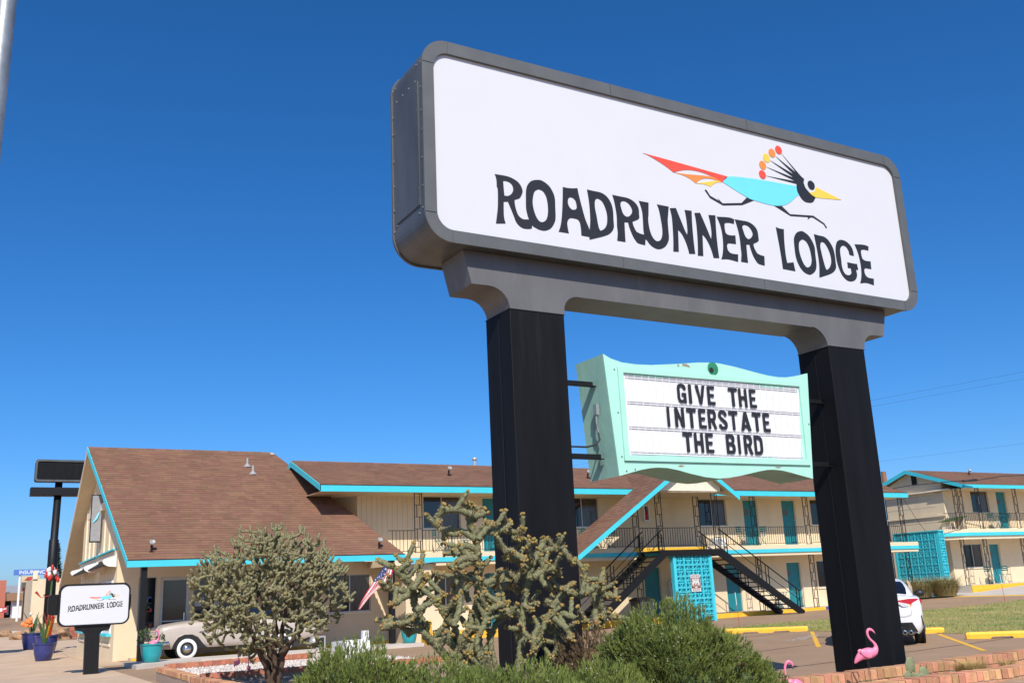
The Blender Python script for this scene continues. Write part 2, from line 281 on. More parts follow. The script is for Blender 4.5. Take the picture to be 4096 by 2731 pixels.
GLYPHS=[('R',[[(-3.009,-0.292),(-2.893,-0.289),(-2.82,-0.294),(-2.759,-0.311),(-2.711,-0.337),(-2.679,-0.372),(-2.659,-0.42),(-2.66,-0.455),(-2.686,-0.509),(-2.709,-0.533),(-2.768,-0.56),(-2.766,-0.617),(-2.753,-0.677),(-2.732,-0.731),(-2.702,-0.76),(-2.66,-0.775),(-2.591,-0.767),(-2.549,-0.788),(-2.56,-0.869),(-2.616,-0.882),(-2.678,-0.882),(-2.726,-0.858),(-2.761,-0.821),(-2.783,-0.767),(-2.815,-0.687),(-2.856,-0.595),(-2.909,-0.606),(-2.914,-0.777),(-2.897,-0.86),(-3.018,-0.879),(-3.002,-0.785),(-2.985,-0.67),(-2.977,-0.475),(-2.988,-0.44),(-2.988,-0.375),(-2.996,-0.324)],[(-2.904,-0.357),(-2.872,-0.351),(-2.823,-0.36),(-2.791,-0.386),(-2.778,-0.429),(-2.789,-0.472),(-2.819,-0.508),(-2.856,-0.528),(-2.896,-0.531),(-2.901,-0.445)]]),
('O',[[(-2.455,-0.264),(-2.407,-0.259),(-2.341,-0.283),(-2.286,-0.326),(-2.245,-0.396),(-2.229,-0.464),(-2.231,-0.546),(-2.235,-0.687),(-2.252,-0.748),(-2.298,-0.818),(-2.351,-0.855),(-2.403,-0.87),(-2.46,-0.868),(-2.509,-0.853),(-2.554,-0.829),(-2.591,-0.767),(-2.612,-0.7),(-2.622,-0.633),(-2.618,-0.523),(-2.612,-0.43),(-2.594,-0.363),(-2.553,-0.306),(-2.507,-0.278)],[(-2.449,-0.377),(-2.411,-0.38),(-2.374,-0.403),(-2.348,-0.449),(-2.336,-0.499),(-2.33,-0.562),(-2.332,-0.627),(-2.344,-0.692),(-2.37,-0.743),(-2.416,-0.773),(-2.453,-0.767),(-2.483,-0.737),(-2.511,-0.679),(-2.529,-0.601),(-2.531,-0.532),(-2.517,-0.46),(-2.496,-0.409)]]),
('A',[[(-2.11,-0.29),(-2.042,-0.291),(-1.976,-0.284),(-1.907,-0.269),(-1.894,-0.348),(-1.864,-0.486),(-1.823,-0.646),(-1.769,-0.779),(-1.778,-0.856),(-1.893,-0.853),(-1.893,-0.792),(-1.898,-0.722),(-1.912,-0.683),(-1.94,-0.661),(-2.022,-0.659),(-2.06,-0.683),(-2.077,-0.721),(-2.079,-0.768),(-2.066,-0.853),(-2.204,-0.853),(-2.178,-0.794),(-2.156,-0.709),(-2.138,-0.59),(-2.122,-0.44)],[(-2.017,-0.401),(-1.978,-0.404),(-1.947,-0.434),(-1.934,-0.486),(-1.934,-0.521),(-1.955,-0.544),(-1.995,-0.554),(-2.027,-0.536),(-2.047,-0.504),(-2.054,-0.464),(-2.042,-0.42)]]),
('D',[[(-1.772,-0.263),(-1.678,-0.266),(-1.589,-0.267),(-1.528,-0.284),(-1.476,-0.321),(-1.439,-0.376),(-1.42,-0.44),(-1.416,-0.506),(-1.419,-0.591),(-1.419,-0.663),(-1.429,-0.701),(-1.456,-0.741),(-1.497,-0.777),(-1.558,-0.808),(-1.656,-0.845),(-1.784,-0.889),(-1.773,-0.779),(-1.755,-0.655),(-1.751,-0.535),(-1.756,-0.398)],[(-1.637,-0.353),(-1.596,-0.36),(-1.558,-0.39),(-1.528,-0.451),(-1.51,-0.521),(-1.508,-0.581),(-1.517,-0.648),(-1.542,-0.7),(-1.579,-0.735),(-1.618,-0.755),(-1.636,-0.732),(-1.649,-0.674),(-1.661,-0.575),(-1.675,-0.487),(-1.674,-0.415),(-1.662,-0.374)]]),
('R',[[(-1.409,-0.267),(-1.298,-0.27),(-1.206,-0.27),(-1.136,-0.283),(-1.081,-0.311),(-1.046,-0.348),(-1.029,-0.395),(-1.03,-0.45),(-1.031,-0.5),(-1.048,-0.521),(-1.082,-0.541),(-1.139,-0.567),(-1.131,-0.613),(-1.11,-0.659),(-1.092,-0.687),(-1.043,-0.703),(-0.976,-0.709),(-0.963,-0.756),(-0.976,-0.843),(-1.077,-0.833),(-1.113,-0.805),(-1.145,-0.761),(-1.174,-0.699),(-1.194,-0.641),(-1.206,-0.587),(-1.259,-0.593),(-1.264,-0.718),(-1.266,-0.844),(-1.386,-0.844),(-1.37,-0.746),(-1.373,-0.656),(-1.367,-0.547),(-1.375,-0.439),(-1.391,-0.337)],[(-1.253,-0.322),(-1.204,-0.328),(-1.164,-0.355),(-1.139,-0.394),(-1.13,-0.43),(-1.146,-0.469),(-1.177,-0.501),(-1.21,-0.516),(-1.248,-0.507),(-1.274,-0.477),(-1.288,-0.437),(-1.299,-0.383),(-1.29,-0.339)]]),
('U',[[(-1.018,-0.28),(-0.871,-0.279),(-0.887,-0.44),(-0.897,-0.491),(-0.897,-0.565),(-0.884,-0.649),(-0.855,-0.719),(-0.815,-0.759),(-0.78,-0.764),(-0.737,-0.745),(-0.707,-0.697),(-0.693,-0.633),(-0.694,-0.54),(-0.707,-0.418),(-0.721,-0.339),(-0.743,-0.28),(-0.56,-0.281),(-0.578,-0.378),(-0.594,-0.462),(-0.598,-0.569),(-0.599,-0.688),(-0.616,-0.746),(-0.66,-0.808),(-0.715,-0.846),(-0.775,-0.865),(-0.84,-0.857),(-0.901,-0.823),(-0.94,-0.78),(-0.966,-0.753),(-0.983,-0.664),(-0.98,-0.566),(-0.979,-0.436),(-0.993,-0.358)]]),
('N',[[(-0.545,-0.298),(-0.448,-0.28),(-0.392,-0.416),(-0.342,-0.541),(-0.307,-0.615),(-0.293,-0.547),(-0.295,-0.401),(-0.309,-0.283),(-0.196,-0.277),(-0.207,-0.441),(-0.21,-0.608),(-0.208,-0.759),(-0.203,-0.848),(-0.299,-0.859),(-0.314,-0.788),(-0.344,-0.7),(-0.39,-0.614),(-0.444,-0.567),(-0.453,-0.709),(-0.464,-0.856),(-0.548,-0.864),(-0.533,-0.721),(-0.525,-0.556),(-0.525,-0.411)]]),
('N',[[(-0.154,-0.299),(-0.061,-0.282),(-0.004,-0.41),(0.047,-0.53),(0.081,-0.615),(0.098,-0.529),(0.094,-0.408),(0.076,-0.289),(0.192,-0.277),(0.18,-0.449),(0.176,-0.618),(0.179,-0.759),(0.185,-0.85),(0.092,-0.861),(0.073,-0.78),(0.042,-0.698),(-0.005,-0.618),(-0.055,-0.572),(-0.066,-0.72),(-0.076,-0.859),(-0.162,-0.864),(-0.148,-0.731),(-0.139,-0.551),(-0.141,-0.397)]]),
('E',[[(0.212,-0.291),(0.417,-0.269),(0.509,-0.282),(0.494,-0.347),(0.42,-0.343),(0.351,-0.355),(0.332,-0.372),(0.328,-0.434),(0.334,-0.487),(0.365,-0.51),(0.423,-0.513),(0.498,-0.502),(0.494,-0.62),(0.375,-0.627),(0.348,-0.641),(0.336,-0.67),(0.342,-0.72),(0.375,-0.752),(0.433,-0.761),(0.511,-0.757),(0.497,-0.86),(0.342,-0.847),(0.219,-0.862),(0.249,-0.789),(0.272,-0.679),(0.277,-0.536),(0.26,-0.41)]]),
('R',[[(0.518,-0.278),(0.625,-0.278),(0.729,-0.277),(0.805,-0.296),(0.861,-0.332),(0.893,-0.383),(0.899,-0.445),(0.899,-0.514),(0.866,-0.54),(0.796,-0.574),(0.802,-0.625),(0.83,-0.676),(0.852,-0.7),(0.903,-0.714),(0.967,-0.72),(0.955,-0.851),(0.85,-0.838),(0.804,-0.796),(0.769,-0.739),(0.741,-0.661),(0.726,-0.594),(0.671,-0.602),(0.667,-0.726),(0.667,-0.85),(0.549,-0.85),(0.57,-0.746),(0.569,-0.664),(0.57,-0.562),(0.557,-0.433)],[(0.678,-0.331),(0.738,-0.341),(0.777,-0.373),(0.801,-0.418),(0.8,-0.452),(0.773,-0.491),(0.725,-0.522),(0.688,-0.51),(0.663,-0.476),(0.645,-0.42),(0.631,-0.374),(0.646,-0.344)]]),
('L',[[(1.236,-0.275),(1.302,-0.287),(1.379,-0.285),(1.361,-0.46),(1.357,-0.645),(1.367,-0.76),(1.485,-0.735),(1.501,-0.858),(1.277,-0.854),(1.271,-0.678),(1.255,-0.475)]]),
('O',[[(1.691,-0.266),(1.74,-0.266),(1.823,-0.303),(1.881,-0.37),(1.92,-0.463),(1.916,-0.576),(1.915,-0.696),(1.897,-0.773),(1.854,-0.827),(1.788,-0.866),(1.738,-0.873),(1.664,-0.851),(1.605,-0.799),(1.56,-0.72),(1.54,-0.635),(1.538,-0.524),(1.543,-0.419),(1.565,-0.356),(1.618,-0.296)],[(1.702,-0.381),(1.758,-0.395),(1.8,-0.442),(1.826,-0.521),(1.835,-0.617),(1.83,-0.677),(1.799,-0.741),(1.745,-0.776),(1.707,-0.768),(1.666,-0.721),(1.635,-0.644),(1.619,-0.564),(1.622,-0.482),(1.647,-0.419)]]),
('D',[[(1.94,-0.271),(2.036,-0.278),(2.126,-0.281),(2.192,-0.31),(2.243,-0.364),(2.282,-0.435),(2.296,-0.524),(2.294,-0.624),(2.292,-0.692),(2.268,-0.741),(2.215,-0.785),(2.132,-0.825),(1.941,-0.892),(1.967,-0.712),(1.964,-0.524)],[(2.077,-0.363),(2.12,-0.374),(2.162,-0.421),(2.199,-0.5),(2.214,-0.589),(2.202,-0.658),(2.16,-0.724),(2.102,-0.765),(2.082,-0.738),(2.062,-0.654),(2.044,-0.551),(2.032,-0.447),(2.048,-0.384)]]),
('G',[[(2.453,-0.28),(2.526,-0.281),(2.594,-0.306),(2.648,-0.353),(2.674,-0.411),(2.679,-0.486),(2.593,-0.48),(2.583,-0.424),(2.55,-0.374),(2.501,-0.358),(2.452,-0.373),(2.417,-0.424),(2.409,-0.494),(2.411,-0.57),(2.408,-0.669),(2.426,-0.743),(2.46,-0.781),(2.505,-0.788),(2.56,-0.772),(2.585,-0.738),(2.582,-0.677),(2.525,-0.681),(2.527,-0.597),(2.654,-0.601),(2.718,-0.597),(2.728,-0.682),(2.685,-0.687),(2.689,-0.763),(2.66,-0.821),(2.606,-0.858),(2.53,-0.874),(2.461,-0.86),(2.39,-0.801),(2.345,-0.708),(2.322,-0.612),(2.319,-0.514),(2.332,-0.413),(2.367,-0.331),(2.409,-0.296)]]),
('E',[[(2.725,-0.307),(2.914,-0.288),(3.009,-0.3),(2.994,-0.365),(2.911,-0.361),(2.856,-0.37),(2.837,-0.396),(2.835,-0.451),(2.846,-0.504),(2.9,-0.526),(3.008,-0.522),(3.002,-0.638),(2.879,-0.638),(2.856,-0.658),(2.85,-0.705),(2.868,-0.749),(2.916,-0.774),(3.023,-0.775),(3.008,-0.874),(2.868,-0.857),(2.733,-0.877),(2.77,-0.792),(2.79,-0.689),(2.792,-0.566),(2.771,-0.429)]]),
]
BIRD=[('red',[(-0.896,0.373),(-0.417,0.352),(0.475,0.306),(0.367,0.208),(0.285,0.239),(0.208,0.258),(0.088,0.28),(-0.041,0.289),(-0.171,0.281),(-0.302,0.251),(-0.433,0.2),(-0.552,0.262),(-0.71,0.324),(-0.805,0.355)]),
('orange',[(-0.433,0.2),(-0.221,0.214),(0.217,0.256),(0.367,0.208),(0.283,0.218),(0.178,0.223),(0.089,0.212),(-0.002,0.18),(-0.083,0.115),(-0.16,0.155),(-0.267,0.186),(-0.35,0.196)]),
('yellow',[(-0.083,0.115),(0.118,0.169),(0.291,0.216),(0.367,0.208),(0.298,0.196),(0.223,0.162),(0.168,0.112),(0.052,0.124)]),
('blue',[(0.482,0.309),(0.853,0.352),(1.034,0.364),(1.4,0.379),(1.716,0.391),(1.715,0.346),(1.723,0.297),(1.746,0.272),(1.648,0.201),(1.575,0.139),(1.493,0.092),(1.392,0.052),(1.264,0.031),(1.119,0.03),(0.897,0.046),(0.77,0.069),(0.379,0.21)]),
('black',[(0.054,0.045),(0.079,0.058),(0.139,-0.019),(0.288,-0.066),(0.262,-0.035),(0.337,-0.089),(0.667,-0.029),(0.772,0.066),(0.897,0.046),(0.677,-0.056),(0.338,-0.116),(0.131,-0.049)]),
('black',[(1.253,0.028),(1.387,0.051),(1.529,-0.047),(1.973,0.001),(2.168,-0.08),(2.214,-0.136),(2.195,-0.152),(2.154,-0.099),(1.962,-0.028),(1.918,-0.033),(1.882,-0.053),(1.856,-0.081),(1.868,-0.037),(1.536,-0.073)]),
('black',[(1.727,0.425),(1.715,0.346),(1.746,0.272),(1.791,0.216),(1.851,0.184),(1.938,0.185),(2.008,0.211),(2.064,0.284),(1.992,0.31),(1.933,0.355),(1.886,0.402),(1.864,0.466),(1.885,0.525),(1.8,0.573),(1.75,0.535),(1.72,0.483)]),
('black',[(1.506,0.831),(1.83,0.557),(1.782,0.562)]),
('black',[(1.383,0.771),(1.799,0.569),(1.744,0.529)]),
('black',[(1.273,0.688),(1.762,0.539),(1.722,0.496)]),
('black',[(1.189,0.577),(1.739,0.501),(1.717,0.461)]),
('black',[(1.164,0.443),(1.728,0.463),(1.732,0.424)]),
('yellow',[(2.093,0.442),(2.58,0.333),(2.066,0.282),(1.992,0.31),(1.933,0.35),(1.975,0.342),(2.033,0.359),(2.079,0.401)]),
]
DOTS=[('red',(1.458,0.876)),('orange',(1.326,0.805)),('yellow',(1.213,0.711)),('orange',(1.126,0.589)),('red',(1.101,0.449)),('black',(2.008,0.455)),]
MARQ=[[('G',7.373,7.508),('I',7.547,7.591),('V',7.651,7.803),('E',7.836,7.954),('T',8.172,8.317),('H',8.336,8.472),('E',8.511,8.625)],
[('I',7.192,7.230),('N',7.307,7.449),('T',7.485,7.631),('E',7.668,7.781),('R',7.810,7.945),('S',7.976,8.113),('T',8.141,8.285),('A',8.326,8.492),('T',8.522,8.667),('E',8.698,8.812)],
[('T',7.398,7.542),('H',7.568,7.707),('E',7.743,7.863),('B',8.062,8.203),('I',8.248,8.285),('R',8.346,8.487),('D',8.510,8.652)],
]
# ------------------------------------------------------------------ the ground
def g(x, y):
    z = .009*max(0, min(x, 60)-14)
    if x > 34: z += .0025*(min(x, 46)-34)**2 + .03*max(0, min(x, 70)-46)
    k = max(0, min(1, (16-x)/6)); z += k*.031*max(0, min(y, 82)-40)
    return z
def sheet(name, x0, x1, y0, y1, dz, m, step=1.0):
    nx = max(1, int((x1-x0)/step)); ny = max(1, int((y1-y0)/step)); b = MB(); vs = []
    for j in range(ny+1):
        for i in range(nx+1):
            x = x0+(x1-x0)*i/nx; y = y0+(y1-y0)*j/ny; vs.append((x, y, g(x, y)+dz))
    b.add(vs, [(j*(nx+1)+i, j*(nx+1)+i+1, (j+1)*(nx+1)+i+1, (j+1)*(nx+1)+i) for j in range(ny) for i in range(nx)])
    return struct(b.build(name, m))
def strip(b, poly, dz):
    b.add([(x, y, g(x, y)+dz) for x, y in poly], [tuple(range(len(poly)))])
_b = MB(); xs = [-900, -300, -100, -40, -20, -10]+list(range(-6, 72, 2))+[90, 120, 200, 400, 900]; ys = [-200, -60, -20, -8]+list(range(-4, 96, 2))+[110, 150, 250, 500, 1000, 2500]
_b.add([(x, y, g(x, y)-.012) for y in ys for x in xs], [(j*len(xs)+i, j*len(xs)+i+1, (j+1)*len(xs)+i+1, (j+1)*len(xs)+i) for j in range(len(ys)-1) for i in range(len(xs)-1)])
struct(_b.build('ground', 'dirt'))
sheet('parking_lot', 4.2, 41.4, 8.6, 32.0, .004, 'asphalt')
sheet('porch_pavement', 5.0, 14.0, 30.75, 37.3, .012, 'asphalt', 2)
sheet('concrete_apron', -9, 4.2, 8, 58, .004, 'conc', 2)
sheet('concrete_walk', 4.2, 6.5, 31.5, 50, .008, 'conc', 2)
sheet('street', -30, 30, 58, 66, .0, 'asphalt', 2)
sheet('wing_drive', 41.4, 44.2, 18, 34.5, .004, 'concw', 1.3)
sheet('wing_walk', 44.2, 62, 18, 31.6, .002, 'concw', 2)
sheet('lawn', 22.15, 41.0, 5.0, 26.0, .010, 'grass_base', 1)
def _lawn(b):
    for i in range(52000):
        x = 22.15+18.8*rnd()**1.25+(ru(-.12, .1) if rnd() < .1 else 0); y = ru(9.5, 26.0)
        h = ru(.025, .065); a = ru(0, 6.28); w = .009; z = g(x, y)+.008; lx, ly = ru(-.05, .05), ru(-.05, .05)
        b.add([(x-w*math.cos(a), y-w*math.sin(a), z), (x+w*math.cos(a), y+w*math.sin(a), z), (x+lx, y+ly, z+h)], ((0, 1, 2),))
_b = MB(); _lawn(_b); tag(stuff(_b.build('lawn_grass', 'blade', recalc=False)), 'half dry short grass on the lawn behind the parking stops', 'grass')
# painted bay lines (45 degrees), yellow band of the wing drive
def line(name, p, q, w, m='yellowp', dz=.009):
    p = Vector((*p, 0)); q = Vector((*q, 0)); d = (q-p).normalized(); nrm = Vector((-d.y, d.x, 0))*w/2; b = MB(); n = max(1, int((q-p).length/.5))
    for k in range(n):
        a = p+(q-p)*(k/n); c = p+(q-p)*((k+1)/n)
        strip(b, [(a-nrm).xy, (a+nrm).xy, (c+nrm).xy, (c-nrm).xy], dz)
    return struct(b.build(name, m))
line('bay_marking', (21.8, 16.9), (18.0, 12.95), .11); line('bay_marking', (21.98, 21.3), (17.6, 16.9), .11)
line('drive_marking', (41.75, 19), (41.75, 32.6), .55, dz=.010)
line('porch_marking', (4.75, 31.6), (8.6, 33.4), .12, dz=.016)
for k, (a, c) in enumerate((((9.0, 13.6), (21.5, 14.5)), ((9.5, 16.6), (22.0, 18.1)), ((9, 10.6), (21.5, 11.6)), ((12, 20.3), (22, 21.9)))):   # thin dark wavering lines across the lot
    b = MB(); x = a[0]; last = a
    while x < c[0]:
        x += .4; t = (x-a[0])/(c[0]-a[0]); y = a[1]+(c[1]-a[1])*t+.12*noise.noise(Vector((x*.7, k*9.1, 0)))
        w = .016; strip(b, [(last[0], last[1]-w), (x, y-w), (x, y+w), (last[0], last[1]+w)], .008); last = (x, y)
    struct(b.build('dark_line', 'fascia_dark'))
_b = MB()
for k in range(60):      # worn chalk writing on the tarmac
    t = rnd(); x = 18.6+2.3*t+ru(-.1, .1); y = 18.9+1.15*t+ru(-.16, .16); a = ru(-.4, 1.2); l = ru(.04, .16); w = .014
    dx, dy = l*math.cos(a), l*math.sin(a); nx, ny = -w*math.sin(a), w*math.cos(a)
    strip(_b, [(x-dx-nx, y-dy-ny), (x+dx-nx, y+dy-ny), (x+dx+nx, y+dy+ny), (x-dx+nx, y-dy+ny)], .0095+k*.00003)
struct(_b.build('worn_marking', 'concw'))
# wheel stops
def wheel_stop(label, c, ang, ln):
    t = thing('wheel_stop', label, 'wheel stop', (c[0], c[1], g(*c)), 'yellow wheel stops in front of the lawn')
    prof = [(-.075, .0), (-.075, .10), (-.045, .15), (.045, .15), (.075, .10), (.075, 0)]
    L = ln/2; b = MB(); secs = [(-L, 0), (-L+.08, 0), (-L+.5, 0), (-L+.55, .045), (-.25, .045), (-.2, 0), (.2, 0), (.25, .045), (L-.55, .045), (L-.5, 0), (L-.08, 0), (L, 0)]
    vs = []
    for i, (x, lift) in enumerate(secs):
        sc = .82 if i in (0, len(secs)-1) else 1
        for (y, z) in prof: vs.append((x, y*sc, max(z*(.9 if sc < 1 else 1), lift)+ru(-.003, .003)))
    n = len(prof); b.add(vs, [(i*n+k, i*n+k+1, (i+1)*n+k+1, (i+1)*n+k) for i in range(len(secs)-1) for k in range(n-1)]+[tuple(range(n)), tuple((len(secs)-1)*n+k for k in range(n))]+[(i*n, (i+1)*n, (i+1)*n+n-1, i*n+n-1) for i in range(len(secs)-1)])
    o = b.build('concrete_bar', 'yellowp', t); o.matrix_parent_inverse = Matrix.Identity(4)
    b = MB()
    for x in (-L*.62, L*.62): b.lathe([(.018, .148), (.018, .156), (.001, .157)], (x, 0, 0), 8)
    o = b.build('anchor_pin', 'steel', t); o.matrix_parent_inverse = Matrix.Identity(4)
    t.rotation_euler = (0, 0, R(ang)); return t
wheel_stop('yellow wheel stop at the right edge beside the dry lawn', (21.45, 14.4), -43, 2.4)
wheel_stop('yellow wheel stop left of the sign pillar, behind the juniper', (21.35, 22.5), -43, 2.4)
wheel_stop('yellow wheel stop mostly hidden ahead of the white sedan', (21.55, 17.9), -43, 2.2)

# ------------------------------------------------------------------ the big pylon sign
CX, CZ = 7.97, 6.38
sg = thing('pylon_sign', 'tall black two post sign with rounded white cabinet, bird and ROADRUNNER LODGE', 'sign', (CX, 9.15, 0))
out = rrect(4.085, 5.19, 11.85, 7.57, .315, 10); inn = rrect(4.225, 5.33, 11.71, 7.42, .19, 10); mid = rrect(4.10, 5.205, 11.835, 7.555, .30, 10)
def _f(b):
    ring(b, out, inn, 8.70, 8.735); ring(b, out, inn, 9.555, 9.59)
o = one('face_trim', 'trim', _f, sg)
def _f(b):
    n = len(mid)
    for k in range(n):
        j = (k+1) % n; b.quad((mid[k][0], 8.735, mid[k][1]), (mid[j][0], 8.735, mid[j][1]), (mid[j][0], 9.555, mid[j][1]), (mid[k][0], 9.555, mid[k][1]))
smooth_angle(one('cabinet_shell', 'cab', _f, sg), 30)
one('face_panel', 'sign_white', lambda b: b.prism(rrect(4.19, 5.295, 11.745, 7.455, .2, 10), 8.738, 8.76), sg)
one('face_panel', 'sign_white', lambda b: b.prism(rrect(4.19, 5.295, 11.745, 7.455, .2, 10), 9.53, 9.552), sg)
one('access_panel', 'cab', lambda b: b.box(4.088, 8.84, 5.62, 4.10, 9.47, 7.08), sg)
def _f(b):
    for y in (8.765, 8.86, 9.46, 9.53):
        for k in range(7):
            z = 5.55+k*.29+ru(-.05, .05); b.ball((4.094, y+ru(-.008, .008), z), .009, 6, 4)
    for k in range(4): b.ball((4.09, 8.9+k*.17, 7.1), .01, 6, 4)
one('rivet', 'bolt', _f, sg)
def _f(b):      # sheet joints in the trim
    for x in (4.40, 6.62, 8.85, 11.53): b.box(x, 8.694, 7.43, x+.003, 8.702, 7.565); b.box(x, 8.694, 5.195, x+.003, 8.702, 5.325)
    for z in (5.50, 7.26): b.box(4.09, 8.694, z, 4.22, 8.702, z+.003); b.box(11.715, 8.694, z, 11.845, 8.702, z+.003)
one('trim_joint', 'cab', _f, sg)
def arc(cx, cz, r, a0, a1, n=7): return [(cx+r*math.cos(R(a0+(a1-a0)*k/n)), cz+r*math.sin(R(a0+(a1-a0)*k/n))) for k in range(n+1)]
prof = [(4.605, 5.2), (4.70, 4.826), (4.92, 4.828)]+arc(4.92, 4.58, .247, 88, 4)+[(5.168, 4.592), (5.878, 4.592)]+arc(6.06, 4.64, .185, 178, 92)+[(9.80, 4.826)]+arc(9.80, 4.56, .275, 86, 6)+[(10.08, 4.592), (10.778, 4.592)]+arc(11.0, 4.61, .215, 176, 94)+[(11.22, 4.826), (11.31, 5.2)]
smooth_angle(one('cross_beam', 'beam', lambda b: b.prism(prof, 8.88, 9.42), sg), 30)
for x0, x1 in ((5.160, 5.872), (10.083, 10.776)):
    p = one('pillar', 'pillar', lambda b: b.box(x0, 8.884, -.3, x1, 9.44, 4.600), sg); bevel(p, .012, 2)
    def _f(b):
        b.box(x0-.005, 9.13, 0, x0-.001, 9.15, 4.56)
        b.box(x0-.003, 8.879, 4.588, x1+.003, 9.444, 4.598)
    one('weld_seam', 'black', _f, p)
for i, (ch, loops) in enumerate(GLYPHS):
    flat_shape('letter', [[(x+CX, z+CZ) for x, z in lp] for lp in loops], 'ink', sg, 8.7335-.0006*(i % 2), .004)
NM = dict(red='red_tail', orange='orange_tail', yellow='yellow_feather', blue='blue_body', black='black_leg')
for i, (c, lp) in enumerate(BIRD):
    nm = NM[c] if i < 6 else ('head' if i == 6 else ('crest_feather' if i < 12 else 'beak'))
    o = flat_shape(nm, [[(x+CX, z+CZ) for x, z in lp]], 'ink' if c == 'black' else c, sg, 8.7325+.0005*(i % 3), .003, 3 if i < 4 or i in (6, 12) else 1)
for i, (c, (x, z)) in enumerate(DOTS):
    r = .0625 if i < 5 else .068
    flat_shape('crest_dot' if i < 5 else 'eye', [[(x+CX+r*math.cos(a*math.pi/12), z+CZ+r*math.sin(a*math.pi/12)) for a in range(24)]], 'ink' if c == 'black' else c, sg, 8.7315, .003, 1)

# ------------------------------------------------------------------ the marquee between the pillars
mq = thing('marquee_sign', 'mint green wavy edged letter board reading GIVE THE INTERSTATE THE BIRD', 'sign', (7.97, 9.13, 2.78))
top = [(6.348, 4.171), (6.45, 4.125), (6.6, 4.091), (6.8, 4.082), (7.023, 4.09), (7.428, 4.135), (7.748, 4.176), (7.97, 4.192), (8.093, 4.19), (8.35, 4.165), (8.65, 4.122), (8.88, 4.093), (9.058, 4.084), (9.2, 4.092), (9.35, 4.118), (9.587, 4.172)]
bot = [(9.461, 2.80), (9.3, 2.83), (9.112, 2.866), (8.95, 2.893), (8.836, 2.901), (8.7, 2.897), (8.58, 2.879), (8.4, 2.845), (8.22, 2.811), (8.05, 2.787), (7.9, 2.777), (7.7, 2.79), (7.475, 2.827), (7.3, 2.864), (7.15, 2.885), (7.014, 2.888), (6.9, 2.879), (6.75, 2.853), (6.458, 2.782)]
smooth_angle(one('cabinet', 'mint_side', lambda b: b.prism(top+bot, 8.868, 9.42), mq), 25)
_sh = top+bot
smooth_angle(one('front_sheet', 'mint', lambda b: ring(b, _sh, [(7.97+(x-7.97)*.885, 3.49+(z-3.49)*.75) for x, z in _sh], 8.85, 8.866), mq), 25)
fo = [(6.525, 4.028), (9.455, 4.036), (9.43, 2.968), (6.535, 2.953)]; fi = [(6.598, 3.966), (9.389, 3.981), (9.371, 3.032), (6.597, 3.013)]
one('retaining_frame', 'mint', lambda b: ring(b, fo, fi, 8.825, 8.852), mq)
one('letter_panel', 'acrylic', lambda b: b.prism([(6.56, 4.0), (9.42, 4.0), (9.40, 3.0), (6.57, 2.99)], 8.853, 8.862), mq)
_m = MB().box(0, 0, 0, .009, .007, 1).mesh('panel_rib', M['acrylic'])
for k in range(27):
    x = 6.66+k*.1025; o = link('panel_rib', _m, mq); o.matrix_basis = T((x, 8.8455, 3.035)) @ Matrix.Diagonal((1, 1, .935, 1))
for z in (3.925, 3.625, 3.335, 3.045):
    tr = one('letter_track', 'rail', lambda b: (b.box(6.64, 8.843, z-.014, 9.36, 8.852, z-.011), b.box(6.64, 8.843, z+.011, 9.36, 8.852, z+.014)), mq)
